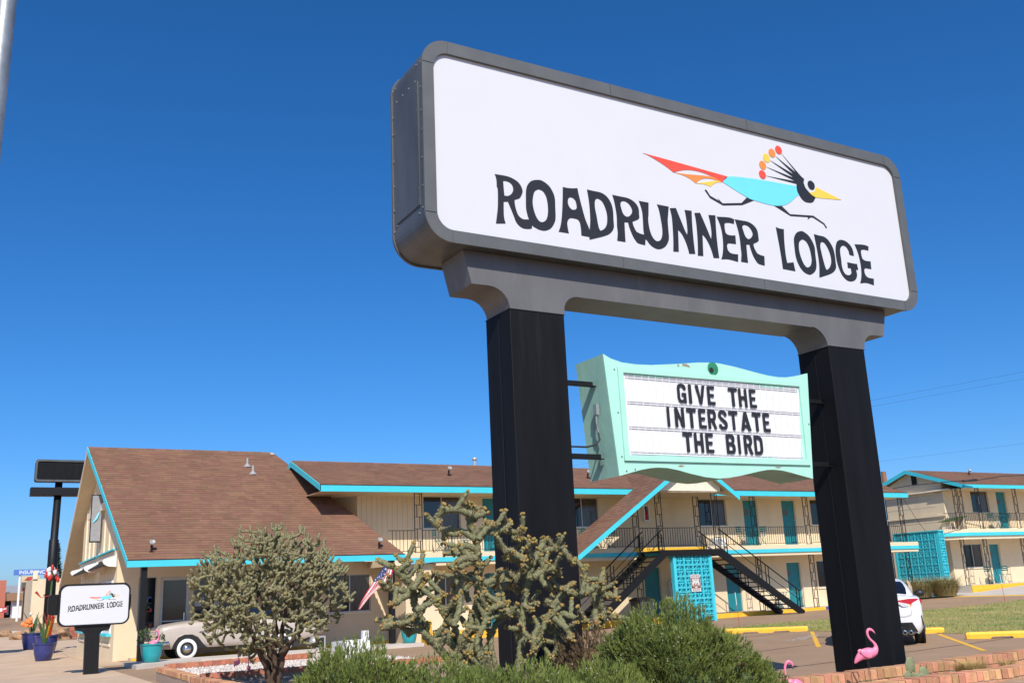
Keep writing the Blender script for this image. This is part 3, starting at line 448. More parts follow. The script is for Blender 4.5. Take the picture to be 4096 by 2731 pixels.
def glyph_paths(c):
    W, s = 1.0, .30; v = .2     # unit box: width 1, height 1; vertical stem s, bar v
    def rr(x0, z0, x1, z1, r, rx=None): 
        rx = rx or r*1.5; p = []
        for cx, cz, a0 in ((x1-rx, z1-r, 0), (x0+rx, z1-r, 90), (x0+rx, z0+r, 180), (x1-rx, z0+r, 270)):
            for k in range(5): a = R(a0+90*k/4); p.append((cx+rx*math.cos(a), cz+r*math.sin(a)))
        return p
    if c == 'I': return [[(0, 0), (1, 0), (1, 1), (0, 1)]]
    if c == 'T': return [[(0, 1), (0, 1-v*.9), (.5-s/2, 1-v*.9), (.5-s/2, 0), (.5+s/2, 0), (.5+s/2, 1-v*.9), (1, 1-v*.9), (1, 1)]]
    if c == 'H': return [[(0, 0), (s, 0), (s, .41), (1-s, .41), (1-s, 0), (1, 0), (1, 1), (1-s, 1), (1-s, .59), (s, .59), (s, 1), (0, 1)]]
    if c == 'E': return [[(0, 0), (1, 0), (1, .17), (s+.04, .17), (s+.04, .42), (.86, .42), (.86, .58), (s+.04, .58), (s+.04, .83), (.98, .83), (.98, 1), (0, 1)]]
    if c == 'N': return [[(0, 0), (s, 0), (s, .62), (1-s, 0), (1, 0), (1, 1), (1-s, 1), (1-s, .40), (s, 1), (0, 1)]]
    if c == 'V': return [[(0, 1), (.37, 0), (.63, 0), (1, 1), (1-s, 1), (.5, .33), (s, 1)]]
    if c == 'A': return [[(0, 0), (.36, 1), (.64, 1), (1, 0), (1-s, 0), (.64, .16), (.36, .16), (s, 0)], [(.41, .32), (.59, .32), (.5, .66)]]
    if c == 'D': return [[(0, 0), (.62, 0), (.82, .05), (.95, .14), (1, .28), (1, .72), (.95, .86), (.82, .95), (.62, 1), (0, 1)], [(s, .17), (.55, .17), (.67, .25), (.69, .35), (.69, .65), (.67, .75), (.55, .83), (s, .83)]]
    if c == 'R': return [[(0, 0), (s, 0), (s, .40), (.40, .40), (.68, 0), (1, 0), (.72, .43), (.90, .53), (.96, .65), (.96, .80), (.90, .92), (.75, 1), (0, 1)], [(s, .56), (.52, .56), (.64, .62), (.66, .70), (.64, .78), (.52, .84), (s, .84)]]
    if c == 'B': return [[(0, 0), (.70, 0), (.92, .06), (1, .18), (1, .38), (.93, .48), (.80, .53), (.92, .60), (.96, .70), (.96, .84), (.88, .95), (.70, 1), (0, 1)], [(s, .16), (.58, .16), (.68, .22), (.69, .36), (.60, .43), (s, .43)], [(s, .60), (.55, .60), (.64, .66), (.65, .78), (.56, .84), (s, .84)]]
    if c == 'G': return [[(1, 0), (.74, 0), (.72, .05), (.5, 0), (.25, .03), (.08, .12), (0, .26), (0, .76), (.07, .90), (.25, .98), (.5, 1), (.75, .98), (.93, .90), (1, .77), (1, .69), (.70, .69), (.70, .74), (.64, .83), (.5, .85), (.37, .83), (.30, .75), (.30, .25), (.36, .17), (.5, .15), (.64, .18), (.70, .26), (.70, .38), (.5, .38), (.5, .53), (1, .53)]]
    if c == 'S': return [[(0, .28), (.02, .14), (.14, .04), (.35, 0), (.65, 0), (.88, .05), (1, .17), (1, .33), (.9, .44), (.34, .68), (.29, .76), (.33, .83), (.45, .86), (.58, .85), (.68, .80), (.70, .71), (.98, .71), (.97, .85), (.86, .95), (.66, 1), (.34, 1), (.12, .95), (.01, .84), (.01, .70), (.1, .58), (.66, .33), (.70, .26), (.66, .18), (.52, .15), (.40, .16), (.32, .20), (.29, .28)]]
for row, (z0, z1) in zip(MARQ, ((3.660, 3.893), (3.367, 3.600), (3.078, 3.311))):
    for c, x0, x1 in row:
        flat_shape('letter', glyph_paths(c), 'ink', mq, 8.834, .003, 1, xf=lambda u, w: (x0+u*(x1-x0), z0+w*(z1-z0)))
for z in (3.87, 3.03):
    one('bracket', 'black', lambda b: (b.box(5.873, 9.06, z-.035, 6.42, 9.13, z-.027), b.box(5.873, 9.123, z-.027, 6.42, 9.131, z+.03)), mq)
    one('bracket', 'black', lambda b: (b.box(9.49, 9.06, z-.035, 10.082, 9.13, z-.027), b.box(9.49, 9.123, z-.027, 10.082, 9.131, z+.03)), mq)
one('conduit_box', 'steel', lambda b: (b.box(6.33, 9.03, 3.50, 6.37, 9.09, 3.62), b.tube([(6.345, 9.06, 3.52), (6.35, 9.07, 3.40), (6.37, 9.08, 3.30)], .014, 8)), mq)
one('conduit', 'cable', lambda b: b.tube([(6.37, 9.08, 3.31), (6.385, 9.08, 3.22), (6.33, 9.08, 3.16), (6.2, 9.08, 3.13), (5.873, 9.08, 3.13)], .011, 8), mq, True)
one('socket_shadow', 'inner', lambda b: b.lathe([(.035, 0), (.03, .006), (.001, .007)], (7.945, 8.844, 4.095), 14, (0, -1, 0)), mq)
for pts in ([(7.41, 4.105), (7.43, 4.118), (7.42, 4.135), (7.44, 4.128), (7.46, 4.12), (7.44, 4.115), (7.45, 4.10)], [(7.50, 4.115), (7.50, 4.142), (7.56, 4.147), (7.60, 4.13), (7.62, 4.105), (7.58, 4.108)], [(7.30, 2.905), (7.33, 2.925), (7.40, 2.92), (7.38, 2.905), (7.34, 2.90)], [(8.82, 2.925), (8.86, 2.94), (8.94, 2.935), (8.90, 2.92)]):
    flat_shape('paint_chip', [pts], 'brown_chip', mq, 8.8485, .001, 1)
one('lamp_socket', 'hole', lambda b: b.lathe([(.0, .006), (.075, .004), (.085, -.008), (.085, 0)], (7.975, 8.849, 4.115), 20, (0, -1, 0)), mq)
def _f(b):
    for x, z in ((6.49, 4.0), (6.5, 3.5), (6.51, 3.0), (9.5, 3.5), (6.56, 2.84), (6.68, 2.86)): b.ball((x, 8.847, z), .011, 6, 4)
    for k in range(9): b.ball((6.40+k*.012+ru(-.02, .02), ru(8.95, 9.35), 4.05-k*.14), .006, 5, 3)
one('screw', 'bolt', _f, mq)
# ------------------------------------------------------------------ building helpers
def wall_xz(b, x0, x1, z0, z1, y, ops, depth=.14):
    xs = sorted({x0, x1, *[o[0] for o in ops], *[o[1] for o in ops]}); zs = sorted({z0, z1, *[o[2] for o in ops], *[o[3] for o in ops]})
    xs = [x for x in xs if x0 <= x <= x1]; zs = [z for z in zs if z0 <= z <= z1]
    for i in range(len(xs)-1):
        for j in range(len(zs)-1):
            cx, cz = (xs[i]+xs[i+1])/2, (zs[j]+zs[j+1])/2
            if not any(o[0] < cx < o[1] and o[2] < cz < o[3] for o in ops):
                b.quad((xs[i], y, zs[j]), (xs[i+1], y, zs[j]), (xs[i+1], y, zs[j+1]), (xs[i], y, zs[j+1]))
    for a, c, d, e in ops:
        q = y+depth
        b.quad((a, y, d), (a, y, e), (a, q, e), (a, q, d)); b.quad((c, y, d), (c, q, d), (c, q, e), (c, y, e))
        b.quad((a, y, e), (c, y, e), (c, q, e), (a, q, e)); b.quad((a, y, d), (a, q, d), (c, q, d), (c, y, d))
    # back face so that no light leaks through
    b.quad((x0, y+.5, z0), (x0, y+.5, z1), (x1, y+.5, z1), (x1, y+.5, z0))
def window(par, x0, x1, z0, z1, y, div=.5, dep=.09, sill=None):
    q = y+dep; w = .035
    fr = one('window', 'alu', lambda b: (b.box(x0, q-.03, z0, x1, q+.02, z0+w), b.box(x0, q-.03, z1-w, x1, q+.02, z1), b.box(x0, q-.03, z0+w, x0+w, q+.02, z1-w), b.box(x1-w, q-.03, z0+w, x1, q+.02, z1-w)), par)
    xm = x0+(x1-x0)*div
    one('divider', 'alu', lambda b: b.box(xm-.02, q-.026, z0+w, xm+.02, q+.018, z1-w), fr)
    one('pane', 'tint', lambda b: b.box(x0+w, q-.006, z0+w, xm-.02, q, z1-w), fr)
    one('pane', 'glass2', lambda b: b.box(xm+.02, q-.002, z0+w, x1-w, q+.004, z1-w), fr)
    if sill: one('sill', sill, lambda b: b.box(x0-.06, y-.05, z0-.07, x1+.06, y+.05, z0-.003), fr)
    return fr
def door(par, x0, x1, z0, z1, y, num=None, dep=.12, jamb='cream2'):
    q = y+dep
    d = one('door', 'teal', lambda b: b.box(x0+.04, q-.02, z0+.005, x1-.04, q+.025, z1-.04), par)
    one('jamb', jamb, lambda b: (b.box(x0, y+.02, z0, x0+.038, q+.03, z1), b.box(x1-.038, y+.02, z0, x1, q+.03, z1), b.box(x0+.038, y+.02, z1-.038, x1-.038, q+.03, z1)), d)
    one('handle', 'hub', lambda b: (b.ball((x1-.11, q-.06, z0+.98), .032, 8, 6), b.tube([(x1-.11, q-.02, z0+.98), (x1-.11, q-.06, z0+.98)], .015, 6), b.ball((x1-.11, q-.025, z0+1.2), .026, 8, 6)), d, True)
    if num:
        w = .15*len(num); text('door_number', num, .24, 'brown', d, T((x0+.12, q-.024, z0+1.42)), w=w, depth=.01, bold=.02)
    return d
def shingles(name, par, O, U, S, L, rng, expo=.145, tab=.31, lift=.011):
    O = Vector(O); U = Vector(U).normalized(); S = Vector(S).normalized(); Nn = U.cross(S).normalized()
    if Nn.z < 0: Nn = -Nn
    b = MB(); n = int(L/expo)
    for i in range(n):
        s0 = i*expo; s1 = min(L, s0+expo*1.08); u0, u1 = rng((s0+s1)/2); u = u0-ru(0, tab)
        while u < u1:
            w = tab*random.choice((.55, .8, 1, 1.25)); a = max(u, u0); c = min(u+w-.0008, u1); u += w
            if c-a < .02: continue
            h = lift*ru(.7, 1.4); t = rnd()*.75+.25*noise.noise(Vector((a*.6, s0*.6, 3)))+.12
            p = [O+U*a+S*(s0+ru(0, .006)), O+U*c+S*(s0+ru(0, .006)), O+U*c+S*s1, O+U*a+S*s1]
            b.add([p[0]+Nn*h, p[1]+Nn*h, p[2]+Nn*.002, p[3]+Nn*.002, p[0]+Nn*.001, p[1]+Nn*.001], ((0, 1, 2, 3), (4, 5, 1, 0)), t)
    return stuff(b.build(name, 'shingle', par, recalc=False))
def slab_poly(b, poly, th):
    """thick polygon, th down along z"""
    n = len(poly); vs = [Vector(p) for p in poly]+[Vector(p)-Vector((0, 0, th)) for p in poly]
    b.add(vs, [tuple(range(n)), tuple(reversed(range(n, 2*n)))]+[(k, k+n, (k+1) % n+n, (k+1) % n) for k in range(n)])
def col_mesh(h, w=.29, mname='black'):
    """ladder pattern wrought iron column, foot at origin"""
    b = MB(); t = .026
    b.box(-w/2-t/2, -t/2, 0, -w/2+t/2, t/2, h); b.box(w/2-t/2, -t/2, 0, w/2+t/2, t/2, h)
    n = max(2, round(h/.40)); st = h/n
    for k in range(n+1):
        z = min(h-.02, k*st+(.02 if k == 0 else 0)); b.box(-w/2+t/2, -t/2+.002, z-.011, w/2-t/2, t/2-.002, z+.011)
        if k < n:
            x = (-w/2+.09) if k % 2 else (w/2-.09)
            b.box(x-.011, -t/2+.003, k*st+.033 if k == 0 else k*st+.012, x+.011, t/2-.003, (k+1)*st-.034 if k == n-1 else (k+1)*st-.012)
    return b.mesh('column', M[mname])
_bal = MB().box(-.007, -.007, 0, .007, .007, .70).mesh('baluster', M['black'])
def railing(par, x0, x1, y, z, h=.79):
    r = one('railing', 'black', lambda b: (b.box(x0, y-.018, z+h-.022, x1, y+.018, z+h), b.box(x0, y-.012, z+.055, x1, y+.012, z+.075)), par)
    n = int((x1-x0)/.126)
    for k in range(1, n):
        o = link('baluster', _bal, r); o.matrix_basis = T((x0+(x1-x0)*k/n, y, z+.0752))
    return r
# parts of parts keep world coordinates: children of a part inherit the root offset through the part, so reset it
def fix(o): o.matrix_parent_inverse = Matrix.Identity(4); return o

# ------------------------------------------------------------------ office (front lodge building)
of = thing('lodge_office', 'cream office building with big brown shingle roof and turquoise eaves', 'building', (5.3, 34.0, 0))
EZ, EY, RY, RZ_ = 2.94, 30.6, 36.7, 7.08
BY, BZ, BX = 42.8, 2.55, 4.05
def xl(y): return 4.65-.095*(y-EY) if y < RY else 4.07-.003*(y-RY)
def xr(y): return 13.32-(y-30.57)*.444
sl = (RZ_-EZ)/(RY-EY)
front = [(xl(EY), EY, EZ), (13.3, EY, EZ), (xr(RY), RY, RZ_), (xl(RY), RY, RZ_)]
rear = [(xl(RY), RY, RZ_), (xr(RY), RY, RZ_), (10.6, BY, BZ), (BX, BY, BZ)]
rf = one('roof', 'soffit', lambda b: (slab_poly(b, front, .13), slab_poly(b, rear, .13)), of)
S = Vector((0, RY-EY, RZ_-EZ)).normalized(); Ls = math.hypot(RY-EY, RZ_-EZ)
def _rng(s): y = EY+S.y*s; return xl(y)-.02, xr(y)+.0
shingles('shingle_course', rf, (0, EY-.02, EZ+.004), (1, 0, 0), S, Ls, _rng)
S2 = Vector((0, -(BY-RY), RZ_-BZ)).normalized()
shingles('shingle_course', rf, (0, BY, BZ+.006), (1, 0, 0), S2, math.hypot(BY-RY, RZ_-BZ), lambda s: (4.07, 10.6), expo=.3, tab=.6)
one('ridge_cap', 'shingle', lambda b: [b.add([(x, RY-.12, RZ_-.055), (x+.33, RY-.12, RZ_-.06), (x+.33, RY, RZ_+.03), (x, RY, RZ_+.034), (x+.33, RY+.12, RZ_-.06), (x, RY+.12, RZ_-.055)], ((0, 1, 2, 3), (3, 2, 4, 5)), rnd()) for x in [4.06+.32*k for k in range(20)]], rf)
one('fascia', 'cyan', lambda b: b.box(xl(EY)-.03, EY-.045, 2.735, 13.33, EY-.003, 2.925), of)
one('drip_edge', 'fascia_dark', lambda b: b.box(xl(EY)-.03, EY-.055, 2.927, 13.33, EY+.02, 2.945), of)
def slant(b, p, q, w, t=.034, dz=0.0):
    vs = [(p[0]-.035, p[1], p[2]+dz), (q[0]-.035, q[1], q[2]+dz), (q[0]-.035, q[1], q[2]-w), (p[0]-.035, p[1], p[2]-w)]
    vs += [(x+t, y, z) for x, y, z in vs]; b.add(vs, ((0, 1, 2, 3), (7, 6, 5, 4), (0, 4, 5, 1), (1, 5, 6, 2), (2, 6, 7, 3), (3, 7, 4, 0)))
one('rake_board', 'cyan', lambda b: slant(b, (xl(EY), EY-.04, EZ-.02), (xl(RY), RY, RZ_-.012), .19), of)
one('rear_rake_board', 'cream2', lambda b: slant(b, (xl(RY), RY, RZ_+.01), (BX, BY, BZ+.01), .15), of)
def gx(y): return 4.85-.076*(y-34.0)
def gy(yo): r_ = (5.32+.0149*(yo-37.3))/yo; return 7.434/(r_+.076)
def gp(yo, z, out=0.0): y = gy(yo); return (gx(y)-out*.85, y, 1.6+(z-1.6)*y/yo)
def roofz(y): return (EZ+sl*(y-EY) if y < RY else RZ_-(y-RY)*(RZ_-BZ)/(BY-RY))-.16
def _f(b):
    n = 26; ys = [34.0+5.6*k/n for k in range(n+1)]
    for k in range(n):
        a, c = ys[k], ys[k+1]; b.quad((gx(a), a, 0), (gx(a), a, roofz(a)), (gx(c), c, roofz(c)), (gx(c), c, 0))
    b.quad((gx(39.6), 39.6, 0), (gx(39.6), 39.6, roofz(39.6)), (10.6, 39.6, roofz(39.6)), (10.6, 39.6, 0))
one('gable_wall', 'cream', _f, of)
def gbox(b, y0, y1, z0, z1, out, inn=0.0):
    b.add([gp(y0, z0, out), gp(y1, z0, out), gp(y1, z1, out), gp(y0, z1, out), gp(y0, z0, -inn), gp(y1, z0, -inn), gp(y1, z1, -inn), gp(y0, z1, -inn)],
          ((0, 1, 2, 3), (7, 6, 5, 4), (0, 4, 5, 1), (1, 5, 6, 2), (2, 6, 7, 3), (3, 7, 4, 0)))
def oldtop(yo): y = gy(yo); return 1.6+(roofz(y)-1.6)*yo/y
for y in (38.3, 39.7, 41.2, 42.7, 44.7, 46.2, 47.7): one('batten', 'cream2', lambda b: gbox(b, y, y+.13, 3.67, min(oldtop(y), oldtop(y+.13))-.1, .045), of)
one('tie_beam', 'cream2', lambda b: gbox(b, 41.0, 46.4, 5.35, 5.62, .16), of)
one('tie_beam', 'cream2', lambda b: gbox(b, 37.5, 49.4, 3.40, 3.6, .06), of)
one('ledge', 'cyan', lambda b: gbox(b, 37.7, 49.2, 3.61, 3.66, .14), of)
for y0 in (37.55, 43.3):      # two fringed awnings with white scroll ends
    y1 = y0+5.0
    aw = one('awning', 'inner', lambda b: b.add([gp(y0, 3.38), gp(y0, 3.12, .42), gp(y1, 3.12, .42), gp(y1, 3.38), gp(y0, 3.34), gp(y0, 3.08, .42), gp(y1, 3.08, .42), gp(y1, 3.34)], ((0, 1, 2, 3), (7, 6, 5, 4), (0, 4, 5, 1), (1, 5, 6, 2), (2, 6, 7, 3))), of)
    def _f(b):
        y = y0+.1
        while y < y1: h = ru(.12, .24); b.quad(gp(y, 3.09, .40), gp(y+.06, 3.09, .40), gp(y+.065, 3.09-h, .41), gp(y+.005, 3.09-h, .41)); y += .09
    stuff(one('fringe', 'wood', _f, aw))
    for yy in (y0, y1+.12):
        pr_ = [(3.42, .02), (3.30, .46), (3.22, .52), (3.12, .46), (3.04, .30), (3.02, .02)]
        one('bracket_end', 'white', lambda b: b.add([gp(yy, z, o_) for z, o_ in pr_]+[gp(yy-.12, z, o_) for z, o_ in pr_], ((0, 1, 2, 3, 4, 5), (11, 10, 9, 8, 7, 6), (0, 6, 7, 1), (1, 7, 8, 2), (2, 8, 9, 3), (3, 9, 10, 4), (4, 10, 11, 5))), aw)
    for wy in (y0+.6, y0+2.9):
        wn_ = one('window', 'white', lambda b: (gbox(b, wy, wy+1.9, .75, .83, .05), gbox(b, wy, wy+1.9, 2.5, 2.58, .05), gbox(b, wy, wy+.12, .83, 2.5, .05), gbox(b, wy+1.78, wy+1.9, .83, 2.5, .05)), of)
        one('pane', 'glass', lambda b: gbox(b, wy+.12, wy+1.78, .83, 2.5, .012), wn_); one('sill', 'cyan', lambda b: gbox(b, wy-.1, wy+2.0, .66, .745, .17), wn_)
        one('apron', 'cream2', lambda b: gbox(b, wy-.02, wy+1.92, .32, .4, .04), wn_)
bs = one('blade_sign', 'black', lambda b: gbox(b, 41.95, 42.1, 4.15, 6.0, .50, -.1), of)
one('blade_face', 'roofgrey', lambda b: gbox(b, 41.88, 41.93, 4.19, 5.96, .48, -.12), bs)
one('bird_print', 'blue', lambda b: (b.tube([gp(41.86, 4.9, .42), gp(41.86, 5.05, .3), gp(41.86, 5.3, .2)], [.02, .045, .02], 6)), bs)
# front wall with the glazed shop front
OY = 34.0; ops = [(5.52, 6.09, .87, 2.55), (6.20, 7.11, .16, 2.53), (7.23, 8.70, .87, 2.51)]
def _f(b):
    wall_xz(b, gx(34.0), 9.8, 0, 3.9, OY, ops, .12)
one('front_wall', 'cream', _f, of)
w1 = window(of, *ops[0], OY, .985); w2 = window(of, *ops[2], OY, .5)
ed = one('entrance_door', 'alu', lambda b: (b.box(6.20, OY+.03, .16, 6.29, OY+.09, 2.53), b.box(7.02, OY+.03, .16, 7.11, OY+.09, 2.53), b.box(6.29, OY+.03, 2.42, 7.02, OY+.09, 2.53), b.box(6.29, OY+.03, .16, 7.02, OY+.09, .40), b.box(6.29, OY+.035, 1.11, 7.02, OY+.085, 1.16)), of)
one('pane', 'glass', lambda b: b.box(6.29, OY+.058, .40, 7.02, OY+.062, 2.42), ed); one('handle', 'chrome', lambda b: b.box(6.95, OY-.01, 1.0, 6.98, OY+.03, 1.38), ed)
def _notice(x, z, w, h, m): return one('window_notice', m, lambda b: b.box(x, OY+.072, z, x+w, OY+.076, z+h), of)
pn = one('price_notice', 'plate', lambda b: b.box(5.53, OY-.03, .42, 5.92, OY-.02, .85), of)
text('notice_number', '1640', .10, 'fred', pn, T((5.57, OY-.034, .58)), w=.30, bold=.015); one('notice_mark', 'yellow', lambda b: b.lathe([(.055, 0), (.055, .004)], (5.72, OY-.031, .77), 14, (0, -1, 0)), pn)
random.seed(3)
for i in range(14):
    _notice(ru(5.57, 5.92), ru(.92, 1.85), ru(.08, .14), ru(.09, .18), random.choice(['plate', 'boardcream', 'redboard', 'insblue', 'metalgrn', 'brown']))
_notice(7.3, 1.56, .31, .27, 'plate'); _notice(7.86, 1.56, .24, .27, 'plate')
# low wing of the office with the flag window, and its lit right hand block
def _f(b):
    wall_xz(b, 9.8, 14.1, 0, 3.9, 34.0, [(11.9, 13.46, 1.12, 2.42)], .12)
    b.quad((14.1, 34.0, 0), (14.1, 34.0, 2.95), (14.1, 32.36, 2.95), (14.1, 32.36, 0))
    wall_xz(b, 14.1, 15.2, 0, 2.66, 32.36, [], .1); b.quad((15.2, 32.36, 0), (15.2, 34.0, 0), (15.2, 34.0, 2.66), (15.2, 32.36, 2.66))
one('front_wall', 'cream', _f, of)
window(of, 11.9, 13.46, 1.12, 2.42, 34.0, .5, sill='cream2')
one('wall_cap', 'cream2', lambda b: b.box(13.36, 32.06, 2.60, 14.12, 33.9, 3.02), of)
for x, lab in ((5.12, 'l'), (12.9, 'r')):
    po = one('porch_post', 'black', lambda b: b.box(x-.085, 30.66, 0.0, x+.085, 30.83, 2.83), of)
one('yellow_kerb', 'yellowp', lambda b: b.box(5.3, 33.42, .0, 14.1, 33.46, .085), of); one('door_step', 'concw', lambda b: b.box(5.3, 33.462, 0, 14.1, 33.995, .09), of)
def roof_lamp(par, x, y, z, up=.34):
    l = one('roof_lamp', 'black', lambda b: (b.tube([(x, y, z), (x, y, z+.2)], .035, 8), b.box(x-.07, y-.07, z-.02, x+.07, y+.07, z+.02)), par)
    fix(one('lamp_head', 'lamp', lambda b: b.lathe([(.03, -.02), (.085, .03), (.095, .09), (.07, .12), (.06, .10), (.01, .09)], (x, y-.03, z+.24), 12, (.1, -.8, .5)), l)); return l
roof_lamp(of, 5.34, 30.96, 3.18); roof_lamp(of, 12.55, 30.92, 3.15)
for x, y, z in ((9.37, 35.73, 6.42), (9.45, 35.24, 6.09)):
    vp_ = one('vent_pipe', 'lamp', lambda b: (b.tube([(x, y, z-.1), (x, y, z+.30)], .04, 10), b.lathe([(.16, -.03), (.05, .10)], (x, y, z), 12)), of)

# ------------------------------------------------------------------ motel range
mo = thing('motel_range', 'two storey cream motel range with brown roof, turquoise doors and iron galleries', 'building', (26, 34, .3))
WY, UP, GF, EVZ = 33.55, 3.03, .30, 5.12
uo = [(15.39, 16.94, 3.97, 5.17), (17.86, 18.75, UP, 5.14), (20.33, 21.22, UP, 5.14), (22.10, 23.31, 3.97, 5.16), (28.62, 30.20, 3.97, 5.15), (31.20, 32.11, UP, 5.14), (33.58, 34.49, UP, 5.14), (35.45, 37.00, 3.97, 5.17), (37.89, 38.78, UP, 5.14)]
lo = [(15.54, 16.97, 1.13, 2.32), (17.86, 18.75, GF, 2.32), (20.33, 22.10, GF, 2.32), (25.36, 26.27, GF, 2.32), (29.80, 30.71, GF, 2.32), (33.48, 34.39, GF, 2.32), (35.42, 37.00, 1.13, 2.33)]
def _f(b):
    wall_xz(b, 12.78, 39.8, UP-.2, 5.6, WY, uo); wall_xz(b, 15.2, 39.8, 0, 2.7, WY, lo)
    b.quad((39.8, WY, 0), (39.8, 37.5, 0), (39.8, 37.5, 6), (39.8, WY, 6)); b.quad((12.78, WY, UP-.2), (12.78, WY, 5.6), (12.78, 36.5, 5.9), (12.78, 36.5, UP-.2))
    b.quad((10.9, 36.4, 4), (10.9, 36.4, 6.2), (12.79, 36.4, 6.2), (12.79, 36.4, 4))
one('wall', 'cream', _f, mo)
for x in [12.93+.2*k for k in range(12)]: one('siding_groove', 'soffit', lambda b: b.box(x, WY-.006, UP, x+.018, WY-.001, 5.3), mo)
for o_ in (uo[0], uo[3], uo[4], uo[7]): window(mo, *o_, WY, .5 if o_ is not uo[3] else .33, sill='cream2')
for o_ in (lo[0], lo[6]): window(mo, *o_, WY, sill='cream2')
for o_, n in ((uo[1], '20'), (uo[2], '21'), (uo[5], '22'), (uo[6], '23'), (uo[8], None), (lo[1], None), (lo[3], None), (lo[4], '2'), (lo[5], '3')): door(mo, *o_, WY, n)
one('lounge_door', 'wood', lambda b: b.box(20.35, WY+.08, GF, 22.08, WY+.12, 2.28), mo)
# roof
RYm, RZm = 35.34, 6.59; slm = (RZm-5.37)/(RYm-32.05)
rm = one('roof', 'soffit', lambda b: (slab_poly(b, [(10.9, 32.05, 5.37), (40.5, 32.05, 5.37), (40.5, RYm, RZm), (10.9, RYm, RZm)], .1), slab_poly(b, [(10.9, RYm, RZm), (40.5, RYm, RZm), (40.5, 38.7, 5.35), (10.9, 38.7, 5.35)], .1)), mo)
Sm = Vector((0, RYm-32.05, RZm-5.37)).normalized()
fix(shingles('shingle_course', rm, (0, 32.03, 5.374), (1, 0, 0), Sm, math.hypot(RYm-32.05, RZm-5.37), lambda s: (10.9, 40.52)))
fix(one('ridge_cap', 'shingle', lambda b: [b.add([(x, RYm-.13, RZm-.03), (x+.33, RYm-.13, RZm-.034), (x+.33, RYm, RZm+.03), (x, RYm, RZm+.034), (x+.33, RYm+.13, RZm-.034), (x, RYm+.13, RZm-.03)], ((0, 1, 2, 3), (3, 2, 4, 5)), rnd()) for x in [10.92+.32*k for k in range(92)]], rm))
one('soffit_board', 'soffit', lambda b: b.box(10.95, 32.1, 5.14, 40.45, 34.0, 5.16), mo)
one('fascia', 'cyan', lambda b: b.box(10.87, 32.0, 5.135, 24.3, 32.048, 5.35), mo); one('fascia', 'cyan', lambda b: b.box(27.9, 32.0, 5.135, 40.53, 32.048, 5.35), mo)
one('drip_edge', 'fascia_dark', lambda b: b.box(10.87, 31.99, 5.352, 40.53, 32.1, 5.372), mo)
def _f(b):
    for y0, z0, y1, z1 in ((32.0, 5.352, RYm, RZm-.01), (RYm, RZm-.01, 38.7, 5.34)):
        vs = [(10.865, y0, z0), (10.865, y1, z1), (10.865, y1, z1-.2), (10.865, y0, z0-.2)]; vs += [(10.897, y, z) for _, y, z in vs]
        b.add(vs, ((0, 1, 2, 3), (7, 6, 5, 4), (0, 4, 5, 1), (1, 5, 6, 2), (2, 6, 7, 3), (3, 7, 4, 0)))
one('rake_board', 'cyan', _f, mo)
# gallery slab, walkway
one('gallery_floor', 'cream', lambda b: (b.box(13.36, 32.1, 2.862, 40.9, 34.0, 3.03), b.box(15.2, 32.14, 2.58, 40.9, 33.99, 2.70)), mo)
one('gallery_band', 'cyan', lambda b: b.box(14.13, 32.09, 2.705, 40.9, 32.3, 2.860), mo)
one('gallery_nosing', 'yellowp', lambda b: b.box(23.9, 32.085, 2.875, 27.6, 32.098, 3.02), mo)
one('walkway', 'concw', lambda b: b.box(15.0, 31.95, -.2, 41.0, 34.0, GF), mo)
for x0, x1, m in ((15.0, 19.8, 'yellowp'), (20.2, 33.95, 'yellowp'), (34.0, 37.2, 'bluep'), (37.25, 41.0, 'yellowp')): one('kerb_face', m, lambda b: b.box(x0, 31.9, -.2, x1, 31.948, GF+.012), mo)
cm_u, cm_l = col_mesh(2.09), col_mesh(2.27)
for x in (14.55, 17.75, 20.95, 24.1, 27.3, 30.48, 33.67, 36.87, 40.05):
    o = link('column', cm_u, mo); o.matrix_basis = T((x, 32.16, 3.03))
    if x > 15: o = link('column', cm_l, mo); o.matrix_basis = T((x, 32.16, GF))
for a, c in ((13.4, 14.4), (14.7, 17.6), (17.9, 20.8), (21.1, 23.9), (24.3, 27.1), (27.5, 30.33), (30.64, 33.5), (33.83, 36.7), (37.03, 39.9)): railing(mo, a, c, 32.16, 3.03)
roof_lamp(mo, 16.51, 33.6, 5.95); roof_lamp(mo, 22.91, 33.6, 5.95)
one('flue', 'lamp', lambda b: (b.tube([(18.9, 36, 6.0), (18.9, 36, 6.95)], .07, 10), b.lathe([(.1, 0), (.12, .03), (.11, .1), (.02, .11)], (18.9, 36, 6.93), 10)), mo)
for x, z in ((25.5, 4.17), (26.6, 1.0)):
    ex = one('extinguisher_case', 'white', lambda b: ring(b, rrect(x, z, x+.3, z+.7, .02, 2), rrect(x+.05, z+.06, x+.25, z+.64, .02, 2), WY-.16, WY-.002), mo)
    fix(one('extinguisher', 'fred', lambda b: b.lathe([(.05, 0), (.055, .02), (.055, .32), (.03, .38), (.02, .44)], (x+.15, WY-.08, z+.08), 10), ex, True)); fix(one('case_back', 'inner', lambda b: b.box(x+.05, WY-.01, z+.06, x+.25, WY-.004, z+.64), ex))
